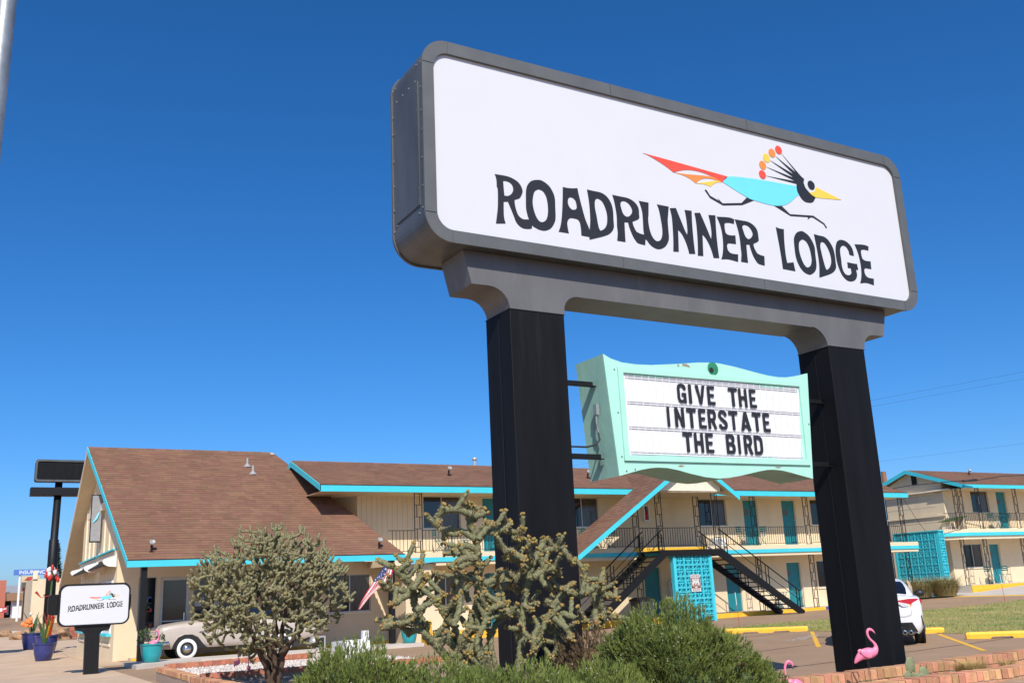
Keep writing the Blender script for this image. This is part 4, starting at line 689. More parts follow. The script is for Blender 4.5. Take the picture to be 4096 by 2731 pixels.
# ------------------------------------------------------------------ cross gable over the stair
AX, AZ, LX, LZ, RX2, RZ2, GY = 25.75, 6.50, 19.95, 2.70, 27.95, 4.98, 30.25
def lz(x): return LZ+(AZ-LZ)*(x-LX)/(AX-LX)
def rz2(x): return AZ+(RZ2-AZ)*(x-AX)/(RX2-AX)
yv = lambda z: 32.05+(z-5.37)/slm
gp = [(LX, GY, LZ), (AX, GY, AZ), (AX, yv(AZ), AZ), (23.95, 32.0, lz(23.95)), (LX, 32.0, LZ)]
cg = one('porch_roof', 'cream', lambda b: (slab_poly(b, gp, .1), slab_poly(b, [(AX, GY, AZ), (RX2, GY, RZ2), (28.2, 32.2, 5.36), (AX, yv(AZ), AZ)], .1)), mo)
Sg = Vector((AX-LX, 0, AZ-LZ)).normalized(); Lg = math.hypot(AX-LX, AZ-LZ)
def _rg(s):
    z = LZ+Sg.z*s; return (GY-.02, 32.0 if z < 5.37 else yv(z))
fix(shingles('shingle_course', cg, (LX, 0, LZ+.004), (0, 1, 0), Sg, Lg, _rg))
def rakeb(b, p, q, w=.20, t=.035, y=GY):
    vs = [(p[0], y-t, p[1]), (q[0], y-t, q[1]), (q[0], y-t, q[1]-w), (p[0], y-t, p[1]-w)]; vs += [(x, y-.002, z) for x, _, z in vs]
    b.add(vs, ((0, 1, 2, 3), (7, 6, 5, 4), (0, 4, 5, 1), (1, 5, 6, 2), (2, 6, 7, 3), (3, 7, 4, 0)))
one('rake_board', 'cyan', lambda b: (rakeb(b, (LX-.05, LZ-.02), (AX, AZ)), rakeb(b, (AX, AZ), (RX2+.06, RZ2-.03))), mo)
CZb = 5.14
for k in range(14):      # chevron boarding of the gable end
    x0 = 23.95+k*.255; x1 = x0+.249
    def tp(x): return (lz(x) if x < AX else rz2(x))-.14
    if min(tp(x0), tp(x1)) > CZb+.02: one('gable_board', 'warm', lambda b: b.prism([(x0, CZb), (x1, CZb), (x1, tp(x1)), (x0, tp(x0))], 30.52+.004*(k % 2), 30.55), mo)
one('porch_ceiling', 'soffit', lambda b: b.box(24.0, 30.56, CZb-.05, 27.5, 32.1, CZb-.01), mo)
for x in (24.12, 27.0): o = link('column', cm_u, mo); o.matrix_basis = T((x, 30.66, 2.86)) @ Matrix.Diagonal((1, 1, 1.09, 1))
# ------------------------------------------------------------------ double stair
st = thing('double_staircase', 'black open tread steel staircase with two flights below the porch gable', 'staircase', (25.6, 31.2, .15), None)
one('landing', 'black', lambda b: (b.box(24.0, 30.62, 2.80, 27.2, 32.08, 2.85), b.box(24.0, 30.58, 2.62, 27.2, 30.62, 2.86)), st)
def flight(sgn, xt, xb, zb):
    zt = 2.84; d = Vector((xb-xt, 0, zb-zt))
    for y in (30.60, 31.85): one('stringer', 'black', lambda b: b.beam((xt-sgn*.05, y, zt-.12), (xb, y, zb-.05), .05, .27, (0, 0, 1)), st)
    n = 13; tm = MB().box(-.14, 30.64, -.02, .14, 31.81, .02).mesh('tread', M['black'])
    for k in range(1, n+1):
        t = k/(n+1); o = link('tread', tm, st); o.matrix_basis = T((xt+d.x*t, 0, zt+d.z*t-.02))
    for y in (30.60, 31.85):
        hr = one('handrail', 'black', lambda b: (b.beam((xt, y, zt+.80), (xb-sgn*.1, y, zb+.87), .04, .035), b.beam((xt, y, zt+.42), (xb-sgn*.1, y, zb+.48), .02, .02)), st)
        for t in (.05, .46, .55, .93):
            x = xt+d.x*t; z = zt+d.z*t; fix(one('newel', 'black', lambda b: (b.box(x-.014, y-.014, z-.05, x+.014, y+.014, z+.83), b.box(x+.14, y-.014, z-.1-.08, x+.168, y+.014, z+.75), b.box(x+.014, y-.01, z+.3, x+.14, y+.01, z+.32)), hr))
flight(-1, 24.15, 20.55, .16); flight(1, 27.05, 31.25, .2)
text('lounge_lettering', 'LOUNGE', .22, 'black', st, T((21.2, 30.55, 1.75)), w=1.5, depth=.02)
# ------------------------------------------------------------------ breeze block screens
def breeze(size=.43, dep=.19, m='cyan'):
    """hollow block: square rim, four corner quarter rings and a pierced diamond, front face on y = 0"""
    b = MB(); s = size; r = s*.075; h = s/2
    o = [(-h+.003, .003), (h-.003, .003), (h-.003, s-.003), (-h+.003, s-.003)]; i = [(-h+r, r), (h-r, r), (h-r, s-r), (-h+r, s-r)]
    ring(b, o, i, 0, dep)
    c = (0, s/2); t = s*.06
    for sx in (-1, 1):
        for sz in (-1, 1):
            qx, qz = sx*(h-r), s/2+sz*(h-r); Rr = (h-r)*.93; n = 7; pa = []; pb = []
            for k in range(n+1):
                a = math.pi/2*k/n; dx, dz = math.cos(a), math.sin(a)
                pa.append((qx-sx*Rr*dx, qz-sz*Rr*dz)); pb.append((qx-sx*(Rr-t)*dx, qz-sz*(Rr-t)*dz))
            for k in range(n):
                p = [pa[k], pa[k+1], pb[k+1], pb[k]]; b.prism(p, .012, dep-.012)
    dm = s*.125
    for sx, sz in ((1, 1), (-1, 1), (-1, -1), (1, -1)):
        b.prism([(sx*dm*.5, c[1]+sz*dm*1.5), (sx*dm*1.5, c[1]+sz*dm*.5), (sx*dm*.95, c[1]+sz*dm*.05), (sx*dm*.05, c[1]+sz*dm*.95)], .016, dep-.016)
    return b.mesh('breeze_block', M[m])
bs_ = thing('breeze_block_screen', 'turquoise breeze block screen under the stair landing carrying a historic route sign', 'screen', (25.6, 30.75, .1))
bm_ = breeze(.425, .19)
for i in range(4):
    for j in range(6): o = link('breeze_block', bm_, bs_); o.matrix_basis = T((24.98+i*.427, 30.66, .14+j*.427))
one('end_pier', 'cyan', lambda b: (b.box(24.65, 30.655, .1, 24.764, 30.85, 2.71), b.box(26.478, 30.655, .1, 26.6, 30.85, 2.71), b.box(24.766, 30.655, 2.704, 26.476, 30.85, 2.74)), bs_)
rs = thing('route_sign', 'brown and white HISTORIC 66 ROUTE shield plate fixed to the turquoise screen', 'sign', (25.65, 30.63, 1.25))
one('plate', 'plate', lambda b: b.prism(rrect(25.42, 1.25, 25.90, 1.90, .04, 4), 30.632, 30.645), rs)
one('brown_field', 'brown', lambda b: b.prism([(25.435, 1.375), (25.885, 1.375), (25.885, 1.775), (25.435, 1.775)], 30.628, 30.6315), rs)
flat_shape('shield', [[(25.66, 1.755), (25.60, 1.735), (25.53, 1.76), (25.475, 1.70), (25.50, 1.64), (25.47, 1.55), (25.50, 1.46), (25.58, 1.415), (25.66, 1.385), (25.74, 1.415), (25.82, 1.46), (25.85, 1.55), (25.82, 1.64), (25.845, 1.70), (25.79, 1.76), (25.72, 1.735)]], 'plate', rs, 30.6245, .003, 3)
text('lettering', 'HISTORIC', .075, 'brown', rs, T((25.45, 30.629, 1.80)), w=.42); text('lettering', 'ROUTE', .075, 'brown', rs, T((25.50, 30.629, 1.275)), w=.32)
text('lettering', '66', .15, 'brown', rs, T((25.53, 30.623, 1.43)), w=.26, bold=.02); text('lettering', 'NEW MEXICO', .035, 'brown', rs, T((25.53, 30.623, 1.68)), w=.26); text('lettering', 'US', .03, 'brown', rs, T((25.64, 30.623, 1.61)), w=.04)
tb = thing('trash_bin', 'dark grey trash bin standing under the left stair flight', 'bin', (23.4, 31.2, .15))
one('body', 'bin', lambda b: b.add([(23.15, 30.95, .15), (23.65, 30.95, .15), (23.65, 31.45, .15), (23.15, 31.45, .15), (23.08, 30.88, 1.0), (23.72, 30.88, 1.0), (23.72, 31.52, 1.0), (23.08, 31.52, 1.0)], ((0, 3, 2, 1), (4, 5, 6, 7), (0, 1, 5, 4), (1, 2, 6, 5), (2, 3, 7, 6), (3, 0, 4, 7))), tb)
one('lid', 'plast', lambda b: b.prismx([(30.85, 1.0), (30.85, 1.06), (31.2, 1.14), (31.54, 1.06), (31.54, 1.0)], 23.05, 23.75), tb)

# ------------------------------------------------------------------ right wing
wi = thing('motel_wing', 'two storey cream motel wing at the right edge with gable end and gallery', 'building', (50, 34, .8))
F2, F1, XE = 3.60, .86, 62
uo = [(47.48, 48.94, 4.54, 5.74), (49.63, 50.52, F2, 5.72), (52.30, 53.78, 4.54, 5.74), (54.57, 55.46, F2, 5.72)]; lo = [(46.23, 47.74, 1.72, 2.91), (48.35, 49.24, F1, 2.91), (52.30, 53.19, F1, 2.91)]
def _f(b):
    wall_xz(b, 45.2, XE, F2-.1, 6.2, WY, uo); wall_xz(b, 45.2, XE, 0, 3.3, WY, lo)
    b.add([(45.2, WY, 0), (45.2, 37.2, 0), (45.2, 37.2, 6.1), (45.2, 35.4, 6.86), (45.2, WY, 6.20)], ((0, 1, 2, 3, 4),))
one('wall', 'cream', _f, wi)
for k in range(9):       # coursed blocks of the end wall
    z = 3.9+k*.2
    if k in (1, 3, 5, 7, 8): one('mortar_line', 'soffit', lambda b: b.box(45.192, 34.02, z, 45.1985, 37.15, z+.012), wi)
for y in (34.4, 34.8, 35.2, 35.6, 36.0, 36.4, 36.8): one('mortar_line', 'soffit', lambda b: b.box(45.192, y+.2*(int(y*5) % 2), 4.1, 45.1985, y+.012+.2*(int(y*5) % 2), 4.3), wi)
one('end_ledge', 'cream2', lambda b: b.box(45.12, 33.55, 4.38, 45.195, 37.2, 4.46), wi); one('gable_vent', 'inner', lambda b: b.box(45.18, 35.0, 6.18, 45.195, 35.33, 6.66), wi)
one('gable_shelf', 'cream2', lambda b: b.box(45.0, 33.0, 5.66, 45.195, 37.2, 5.74), wi)
for o_ in (uo[0], uo[2], lo[0]): window(wi, *o_, WY, .5, sill='cream2')
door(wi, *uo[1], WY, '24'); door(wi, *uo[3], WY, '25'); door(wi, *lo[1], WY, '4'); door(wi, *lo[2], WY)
RYw, RZw = 35.41, 6.98; slw = (RZw-5.85)/(RYw-32.05)
rw = one('roof', 'soffit', lambda b: (slab_poly(b, [(44.9, 32.05, 5.85), (XE, 32.05, 5.85), (XE, RYw, RZw), (44.9, RYw, RZw)], .1), slab_poly(b, [(44.9, RYw, RZw), (XE, RYw, RZw), (XE, 38.8, 5.85), (44.9, 38.8, 5.85)], .1)), wi)
fix(shingles('shingle_course', rw, (0, 32.03, 5.855), (1, 0, 0), (0, RYw-32.05, RZw-5.85), math.hypot(RYw-32.05, RZw-5.85), lambda s: (44.9, XE)))
one('soffit_board', 'soffit', lambda b: b.box(44.95, 32.1, 5.66, XE, 34, 5.68), wi)
one('fascia', 'cyan', lambda b: b.box(44.87, 32.0, 5.665, XE, 32.048, 5.84), wi)
def _f(b):
    for y0, z0, y1, z1 in ((32.0, 5.84, RYw, RZw-.01), (RYw, RZw-.01, 38.8, 5.84)):
        vs = [(44.865, y0, z0), (44.865, y1, z1), (44.865, y1, z1-.2), (44.865, y0, z0-.2)]; vs += [(44.897, y, z) for _, y, z in vs]
        b.add(vs, ((0, 1, 2, 3), (7, 6, 5, 4), (0, 4, 5, 1), (1, 5, 6, 2), (2, 6, 7, 3), (3, 7, 4, 0)))
one('rake_board', 'cyan', _f, wi)
one('gallery_floor', 'cream', lambda b: (b.prismz([(42.95, 32.5), (44.72, 32.05), (XE, 32.05), (XE, 34), (42.95, 34)], 3.43, 3.60), b.prismz([(43.1, 32.6), (44.72, 32.12), (XE, 32.12), (XE, 34), (43.1, 34)], 3.10, 3.26)), wi)
one('gallery_band', 'cyan', lambda b: b.prismz([(42.93, 32.49), (44.72, 32.03), (XE, 32.03), (XE, 33.9), (42.93, 33.9)], 3.262, 3.428), wi)
one('walkway', 'concw', lambda b: b.box(43.9, 31.75, -.2, XE, 34.0, .85), wi); one('kerb_face', 'yellowp', lambda b: b.box(43.9, 31.7, -.2, XE, 31.748, .852), wi)
cw_u, cw_l = col_mesh(2.06), col_mesh(2.25)
for x in (44.2, 44.6, 46.0, 49.1, 52.2, 55.3):
    o = link('column', cw_u, wi); o.matrix_basis = T((x, 32.12, 3.60))
    if x != 44.6: o = link('column', cw_l, wi); o.matrix_basis = T((x, 32.12, .85))
for a, c in ((43.1, 44.05), (44.75, 45.85), (46.15, 48.95), (49.25, 52.05), (52.35, 55.1)): railing(wi, a, c, 32.12, 3.60)
roof_lamp(wi, 49.0, 34.5, 6.66)
ws = thing('breeze_block_wall', 'turquoise breeze block wall at the corner of the right wing behind the tall grass', 'screen', (42.6, 32.4, .7))
bw = breeze(.395, .19)
for j in range(7):
    o = link('breeze_block', bw, ws); o.matrix_basis = T((42.69, 32.1, .76+j*.395))
    for i in range(6):
        o = link('breeze_block', bw, ws); o.matrix_basis = T((42.47, 32.52+i*.397, .76+j*.395)) @ RZ(-90)
one('capping', 'cyan', lambda b: (b.box(42.44, 32.07, 3.527, 42.92, 32.3, 3.57), b.box(42.44, 32.302, 3.527, 42.68, 34.76, 3.57), b.box(42.45, 34.72, .7, 42.68, 34.83, 3.525)), ws)
# ------------------------------------------------------------------ cars
def loft(name, secs, m, par, sub=1, close=True):
    n = len(secs[0]); b = MB(); vs = [p for s in secs for p in s]
    fs = [(i*n+k, i*n+(k+1), (i+1)*n+(k+1), (i+1)*n+k) for i in range(len(secs)-1) for k in range(n-1)]
    if close: fs += [tuple(range(n)), tuple((len(secs)-1)*n+k for k in range(n))]
    b.add(vs, fs); o = b.build(name, m, par, True)
    if sub: md = o.modifiers.new('subsurf', 'SUBSURF'); md.levels = sub; md.render_levels = sub
    return o
def wheel(par, c, ax, r, w, whitewall=False, mhub='hub'):
    c = Vector(c); ax = Vector(ax)
    ty = one('wheel', 'rub', lambda b: b.lathe([(r*.62, -w/2), (r*.9, -w/2), (r*.985, -w*.36), (r, -w*.2), (r, w*.2), (r*.985, w*.36), (r*.9, w/2), (r*.62, w/2)], c, 36, ax), par, False)
    smooth_angle(ty, 40)
    if whitewall: one('whitewall', 'white', lambda b: b.lathe([(r*.60, w/2+.004), (r*.66, w/2+.008), (r*.86, w/2+.006), (r*.90, w/2-.004)], c, 36, ax, cap=False), ty, True)
    one('rim', mhub, lambda b: b.lathe([(r*.63, w/2-.02), (r*.60, w/2-.005), (r*.52, w/2-.03), (r*.44, w/2-.03), (r*.38, w/2), (r*.30, w/2+.015), (r*.16, w/2+.03), (r*.01, w/2+.035)], c, 30, ax), ty, True)
    if whitewall: one('hubcap', 'chrome', lambda b: b.lathe([(r*.34, w/2+.004), (r*.30, w/2+.03), (r*.18, w/2+.05), (r*.01, w/2+.058)], c, 24, ax), ty, True)
    return ty
# white sedan, nose along +x locally, rear at x = 0, then turned
se = thing('parked_sedan', 'white modern sedan parked behind the right sign pillar, seen from the rear', 'car', (0, 0, 0))
W = .89
def sec(x, zb, zs, zt, wb, ws, wt, y0=1):
    """half section mirrored: bottom, sill, belt, shoulder, top"""
    h = [(wb*.86, zb), (wb, zb+.10), (ws, (zb+zs)*.55), (ws*.985, zs-.03), (ws*.93, zs+.015), (wt, zt-.035), (wt*.8, zt), (wt*.35, zt+.012)]
    return [(x, -y, z) for y, z in h]+[(x, y, z) for y, z in reversed(h)]
secs = [sec(.0, .40, .78, .80, .62, .70, .55), sec(.05, .28, .90, .93, .80, .82, .66), sec(.14, .24, 1.0, 1.05, .85, .87, .70), sec(.35, .22, 1.02, 1.08, .87, .885, .72), sec(.75, .22, 1.03, 1.10, .87, .89, .74), sec(1.2, .2, 1.02, 1.08, .87, .89, .76), sec(2.0, .2, 1.0, 1.06, .87, .89, .76), sec(3.0, .2, .98, 1.03, .87, .89, .76), sec(3.5, .2, .95, 1.0, .87, .885, .74), sec(4.0, .22, .86, .90, .86, .86, .68), sec(4.4, .26, .74, .77, .80, .78, .56), sec(4.58, .34, .62, .64, .62, .60, .40)]
body = loft('body', secs, 'sedan', se, 1)
def csec(x, zb, zt, wb, wt):
    h = [(wb, zb), (wb*.985, zb+.03), ((wb+wt)/2+.02, (zb+zt)/2), (wt, zt-.06), (wt*.85, zt-.012), (wt*.4, zt+.004)]
    return [(x, -y, z) for y, z in h]+[(x, y, z) for y, z in reversed(h)]
cab_ = [csec(.42, 1.03, 1.07, .70, .62), csec(.62, 1.03, 1.20, .74, .62), csec(.95, 1.03, 1.36, .77, .60), csec(1.25, 1.03, 1.43, .78, .59), csec(1.7, 1.02, 1.455, .79, .59), csec(2.2, 1.0, 1.45, .79, .59), csec(2.6, .99, 1.40, .79, .58), csec(3.0, .98, 1.22, .78, .60), csec(3.35, .97, 1.03, .74, .62)]
loft('cabin', cab_, 'sedan', se, 1)
def _f(b):   # rear window sits just above the cabin skin
    a = [(.52, 1.095, .60), (.70, 1.21, .60), (.92, 1.315, .565), (1.06, 1.365, .52)]; off = .030
    vs = []
    for x, z, w in a: vs += [(x-off*.55, -w, z+off*.2), (x-off*.95, -w*.5, z+off*.9), (x-off, 0, z+off), (x-off*.95, w*.5, z+off*.9), (x-off*.55, w, z+off*.2)]
    b.add(vs, [(i*5+k, i*5+k+1, (i+1)*5+k+1, (i+1)*5+k) for i in range(3) for k in range(4)])
one('rear_window', 'tint', _f, se, True)
for s in (-1, 1):
    one('side_window', 'tint', lambda b: b.add([(x, s*y, z) for x, y, z in [(1.05, .795, 1.06), (1.35, .745, 1.33), (1.8, .715, 1.385), (2.3, .715, 1.38), (2.65, .735, 1.31), (3.05, .785, 1.06)]], ((0, 1, 2, 3, 4, 5),)), se)
    lt = one('tail_light', 'lred', lambda b: b.add([(-.012, s*.30, .965), (.055, s*.60, 1.0), (.10, s*.76, 1.0), (.26, s*.875, .98), (.20, s*.885, .90), (.085, s*.78, .875), (.03, s*.60, .89), (-.018, s*.30, .95)], ((0, 1, 6, 7), (1, 2, 5, 6), (2, 3, 4, 5))), se)
    one('reverse_lamp', 'lclear', lambda b: b.add([(-.02, s*.34, .945), (.022, s*.60, .888), (.016, s*.60, .835), (-.008, s*.47, .83)], ((0, 1, 2, 3),)), lt)
    one('turn_lamp', 'lamb', lambda b: b.add([(.026, s*.62, .885), (.08, s*.78, .872), (.07, s*.76, .835), (.018, s*.62, .832)], ((0, 1, 2, 3),)), lt)
    one('vent_slot', 'plast', lambda b: b.add([(.035, s*.71, .66), (.10, s*.84, .65), (.115, s*.865, .36), (.10, s*.845, .36), (.075, s*.815, .62)], ((0, 1, 2, 3, 4),)), se)
    mi = one('door_mirror', 'plast', lambda b: b.ball((3.0, s*.99, 1.06), (.09, .125, .085), 12, 8), se, True)
    for d in (0, .12):
        ex_ = one('exhaust', 'chrome', lambda b: b.lathe([(.036, .0), (.047, .0), (.047, .09), (.036, .085)], (-.045, s*(.44+d), .285), 18, (1, 0, 0), cap=False), se, True)
        one('exhaust_bore', 'rub', lambda b: b.lathe([(.036, 0), (.036, .01)], (-.02, s*(.44+d), .285), 18, (1, 0, 0)), ex_)
one('diffuser', 'plast', lambda b: (b.add([(-.004, -.62, .50), (-.004, .62, .50), (.02, .72, .30), (.0, .60, .235), (.0, -.60, .235), (.02, -.72, .30)], ((0, 1, 2, 3, 4, 5),)), b.box(.0, -.6, .2, .25, .6, .25)), se)
one('bumper_fin', 'sedan', lambda b: (b.prismx([(-.36, .26), (-.26, .36), (.26, .36), (.36, .26), (.28, .25), (.20, .31), (-.20, .31), (-.28, .25)], -.03, -.012)), se)
for k in range(5): one('diffuser_slat', 'rub', lambda b: b.box(-.014, -.55, .375+k*.022, -.006, .55, .385+k*.022), se)
one('number_plate', 'boardcream', lambda b: b.box(-.03, -.16, .70, -.018, .16, .83), se); one('model_badge', 'plast', lambda b: b.box(-.006, .39, .845, .005, .49, .87), se)
one('boot_seam', 'bolt', lambda b: b.tube([(.03, -.66, .83), (-.004, -.62, .66), (-.012, -.5, .635), (-.012, .5, .635), (-.004, .62, .66), (.03, .66, .83)], .004, 5), se)
for x in (.86, 3.55):
    for s in (-1, 1): wheel(se, (x, s*.775, .325), (0, s, 0), .325, .22)
    one('wheel_arch', 'rub', lambda b: [b.lathe([(.37, 0), (.37, .03)], (x, s*.872-(.03 if s > 0 else 0), .33), 24, (0, 1, 0)) for s in (-1, 1)], se)
se.location = (18.24, 15.55, g(18, 15)+.004); se.rotation_euler = (0, 0, R(41.2))
# vintage sedan under the porch, nose to -x
ra = thing('vintage_car', 'beige 1960s two door car with whitewall tyres parked under the office porch', 'car', (0, 0, 0))
def vsec(x, zb, zs, zt, w, wt):
    h = [(w*.9, zb), (w*.97, zb+.08), (w, (zb+zs)*.5), (w*.99, zs-.08), (w*.95, zs), (wt, zt-.02), (wt*.6, zt), (wt*.2, zt+.008)]
    return [(x, -y, z) for y, z in h]+[(x, y, z) for y, z in reversed(h)]
vs_ = [vsec(5.70, .44, .86, .88, .78, .55), vsec(5.76, .36, .98, 1.0, .86, .62), vsec(5.95, .34, 1.02, 1.05, .89, .66), vsec(6.5, .34, 1.06, 1.12, .90, .66), vsec(7.1, .34, 1.08, 1.15, .90, .66), vsec(7.6, .34, 1.08, 1.12, .90, .68), vsec(8.4, .34, 1.06, 1.09, .90, .70), vsec(9.2, .34, 1.05, 1.08, .90, .70), vsec(9.9, .36, 1.04, 1.07, .89, .68), vsec(10.4, .40, 1.00, 1.03, .88, .64), vsec(10.62, .46, .94, .96, .84, .6), vsec(10.66, .5, .86, .87, .78, .55)]
loft('body', vs_, 'rambler', ra, 1)
ck = [csec(7.45, 1.07, 1.10, .74, .66), csec(7.85, 1.06, 1.44, .76, .60), csec(8.3, 1.06, 1.50, .77, .60), csec(8.9, 1.06, 1.50, .77, .60), csec(9.3, 1.06, 1.40, .76, .6), csec(9.75, 1.05, 1.08, .72, .64)]
loft('cabin', ck, 'rambler', ra, 1)
for s in (-1, 1):
    one('side_window', 'tint', lambda b: b.add([(x, s*y, z) for x, y, z in [(7.62, .785, 1.10), (7.95, .715, 1.40), (8.4, .70, 1.45), (8.85, .70, 1.45), (9.2, .73, 1.36), (9.4, .785, 1.10)]], ((0, 1, 2, 3, 4, 5),)), ra)
    one('pillar_trim', 'chrome', lambda b: (b.tube([(7.60, s*.79, 1.09), (7.94, s*.725, 1.42)], .014, 6), b.tube([(7.80, s*.79, 1.09), (7.97, s*.73, 1.40)], .010, 6)), ra)
    one('door_seam', 'fascia_dark', lambda b: b.tube([(7.62, s*.886, 1.06), (7.45, s*.902, .98), (7.42, s*.908, .75), (7.46, s*.90, .45), (7.50, s*.885, .40)], .006, 5), ra)
    one('fender_script', 'chrome', lambda b: b.tube([(6.85, s*.912, .80), (6.98, s*.912, .83), (7.0, s*.912, .81), (7.28, s*.91, .82)], .006, 5), ra)
    hl = one('headlight', 'headl', lambda b: b.lathe([(.11, 0), (.10, .03), (.05, .05), (.01, .055)], (5.71, s*.66, .78), 18, (-1, 0, 0)), ra, True)
    one('headlight_ring', 'chrome', lambda b: b.lathe([(.13, -.05), (.135, .01), (.115, .025), (.108, .01)], (5.71, s*.66, .78), 18, (-1, 0, 0), cap=False), hl, True)
    one('eyebrow_trim', 'chrome', lambda b: b.tube([(5.70, s*.80, .92), (5.69, s*.66, .945), (5.70, s*.5, .93)], .018, 6), ra)
    for cx in (6.55, 9.45): one('wheel_well', 'rub', lambda b: b.prism([(cx-.47, .34), (cx-.42, .50), (cx-.30, .66), (cx-.12, .735), (cx+.12, .73), (cx+.30, .64), (cx+.44, .46), (cx+.56, .34)], s*.915-.012, s*.915+.002), ra)
    for cx in (6.55, 9.45): one('wheel_lip', 'rambler', lambda b: b.tube([(cx-.48, s*.91, .35), (cx-.42, s*.915, .52), (cx-.30, s*.92, .68), (cx-.12, s*.92, .755), (cx+.12, s*.92, .75), (cx+.30, s*.92, .66), (cx+.44, s*.915, .48), (cx+.57, s*.91, .35)], .018, 6), ra, True)
    for cx in (6.52, 9.45): wheel(ra, (cx, s*.86, .33), (0, s, 0), .33, .17, True)
one('front_bumper', 'chrome', lambda b: (b.tube([(6.0, -.95, .52), (5.70, -.90, .52), (5.58, -.6, .52), (5.55, 0, .52), (5.58, .6, .52), (5.70, .90, .52), (6.0, .95, .52)], .07, 10)), ra, True)
one('rear_bumper', 'chrome', lambda b: (b.tube([(10.45, -.93, .60), (10.72, -.86, .60), (10.80, 0, .60), (10.72, .86, .60), (10.45, .93, .60)], .065, 10)), ra, True)
one('grille', 'chrome', lambda b: [b.box(5.675, -.5, .66+k*.05, 5.70, .5, .68+k*.05) for k in range(5)], ra)
ra.location = (0.03, 32.3, .012)

# ------------------------------------------------------------------ bricks
brk = {}
def brick_mesh(l, w, h, m):
    k = (l, w, h, m)
    if k not in brk:
        b = MB(); e = .004
        vs = []
        for z, i in ((0, 0), (h-e, 0), (h, e)): vs += [(i, i, z), (l-i, i, z), (l-i, w-i, z), (i, w-i, z)]
        b.add(vs, [(0, 3, 2, 1), (8, 9, 10, 11)]+[(r*4+k2, r*4+(k2+1) % 4, r*4+4+(k2+1) % 4, r*4+4+k2) for r in range(2) for k2 in range(4)])
        brk[k] = b.mesh('brick', M[m])
    return brk[k]
def brick_wall(t, p, q, ztop, zbase, m='brick', thick=.20, courses=2, jit=.006):
    """rowlock course on top of stretcher courses between plan points p and q"""
    p = Vector((*p, 0)); q = Vector((*q, 0)); d = (q-p); L = d.length; d.normalize(); ang = math.atan2(d.y, d.x); Rm = Matrix.Rotation(ang, 4, 'Z')
    core = MB(); nrm = Vector((-d.y, d.x, 0)); a, b_ = p+nrm*.012, q+nrm*.012; c_, e_ = q+nrm*(thick-.012), p+nrm*(thick-.012)
    core.prismz([(a.x, a.y), (b_.x, b_.y), (c_.x, c_.y), (e_.x, e_.y)], zbase-.1, ztop-.012)
    core.build('mortar_core', 'mortar', t)
    n = int(L/.103); me = brick_mesh(.092, thick, .10, m)
    for k in range(n):
        o = link('brick', me, t); o.matrix_basis = T((p.x+d.x*k*L/n, p.y+d.y*k*L/n, ztop-.10+ru(-jit, jit))) @ Rm @ Matrix.Rotation(ru(-.02, .02), 4, 'Z') @ T((0, ru(-jit, jit), 0))
    me2 = brick_mesh(.20, .09, .062, m); z = ztop-.112-.062; r = 0
    while z > zbase-.04 and r < courses:
        n2 = int(L/.212)
        for k in range(n2):
            off = (k+(.5 if r % 2 else 0))*.212
            if off+.2 > L: continue
            o = link('brick', me2, t); o.matrix_basis = T((p.x+d.x*off, p.y+d.y*off, z+ru(-.003, .003))) @ Rm @ T((0, ru(-.004, .004), 0))
        z -= .074; r += 1
random.seed(11)
fw_ = thing('front_brick_wall', 'low orange brick bed wall nearest the camera at lower right', 'wall', (9.5, 7.2, .0))
brick_wall(fw_, (7.0, 7.2), (11.4, 7.2), .53, .0, courses=3)
bw_ = thing('rear_brick_wall', 'low orange brick bed wall in front of the right sign pillar', 'wall', (9, 8.0, 0))
brick_wall(bw_, (6.4, 8.0), (10.55, 8.0), .565, .2, courses=2); brick_wall(bw_, (10.6, 8.03), (12.6, 8.10), .575, .2, m='brick', courses=1)
_b = MB(); n = 26
_b.add([(3.0+9.4*i/n, y, .40+.05*noise.noise(Vector((i*.6, y*2, 0)))) for y in (5.2, 6.2, 7.0, 7.45, 7.8, 8.4) for i in range(n+1)], [(j*(n+1)+i, j*(n+1)+i+1, (j+1)*(n+1)+i+1, (j+1)*(n+1)+i) for j in range(5) for i in range(n)])
struct(_b.build('bed_soil', 'soil'))
lp = thing('gravel_planter', 'brick edged planter filled with white gravel in front of the office porch', 'planter', (6.5, 22.3, 0))
brick_wall(lp, (7.6, 20.30), (4.55, 20.55), .30, 0, 'brick_red', courses=3); brick_wall(lp, (4.42, 20.0), (4.50, 23.7), .31, 0, 'brick', courses=3)
brick_wall(lp, (4.55, 23.8), (9.5, 24.4), .34, 0, 'brick_red', courses=1); brick_wall(lp, (9.6, 19.9), (7.65, 20.28), .30, 0, 'brick_red', courses=3)
ln_ = thing('side_brick_wall', 'low brick edging wall running towards the camera below the branching cactus', 'wall', (4.5, 18, 0))
brick_wall(ln_, (4.70, 14.2), (4.42, 19.9), .30, 0, 'brick', courses=2)
_b = MB(); _b.add([(4.7, 14.2, .12), (9.5, 14.2, .12), (9.5, 20.2, .14), (4.5, 20.2, .14)], ((0, 1, 2, 3),)); struct(_b.build('lower_bed_soil', 'soil'))
_b = MB(); _b.add([(4.5, 20.4, .20), (9.6, 20.1, .20), (9.6, 24.4, .21), (4.6, 23.8, .21)], ((0, 1, 2, 3),)); struct(_b.build('gravel_bed', 'conc'))
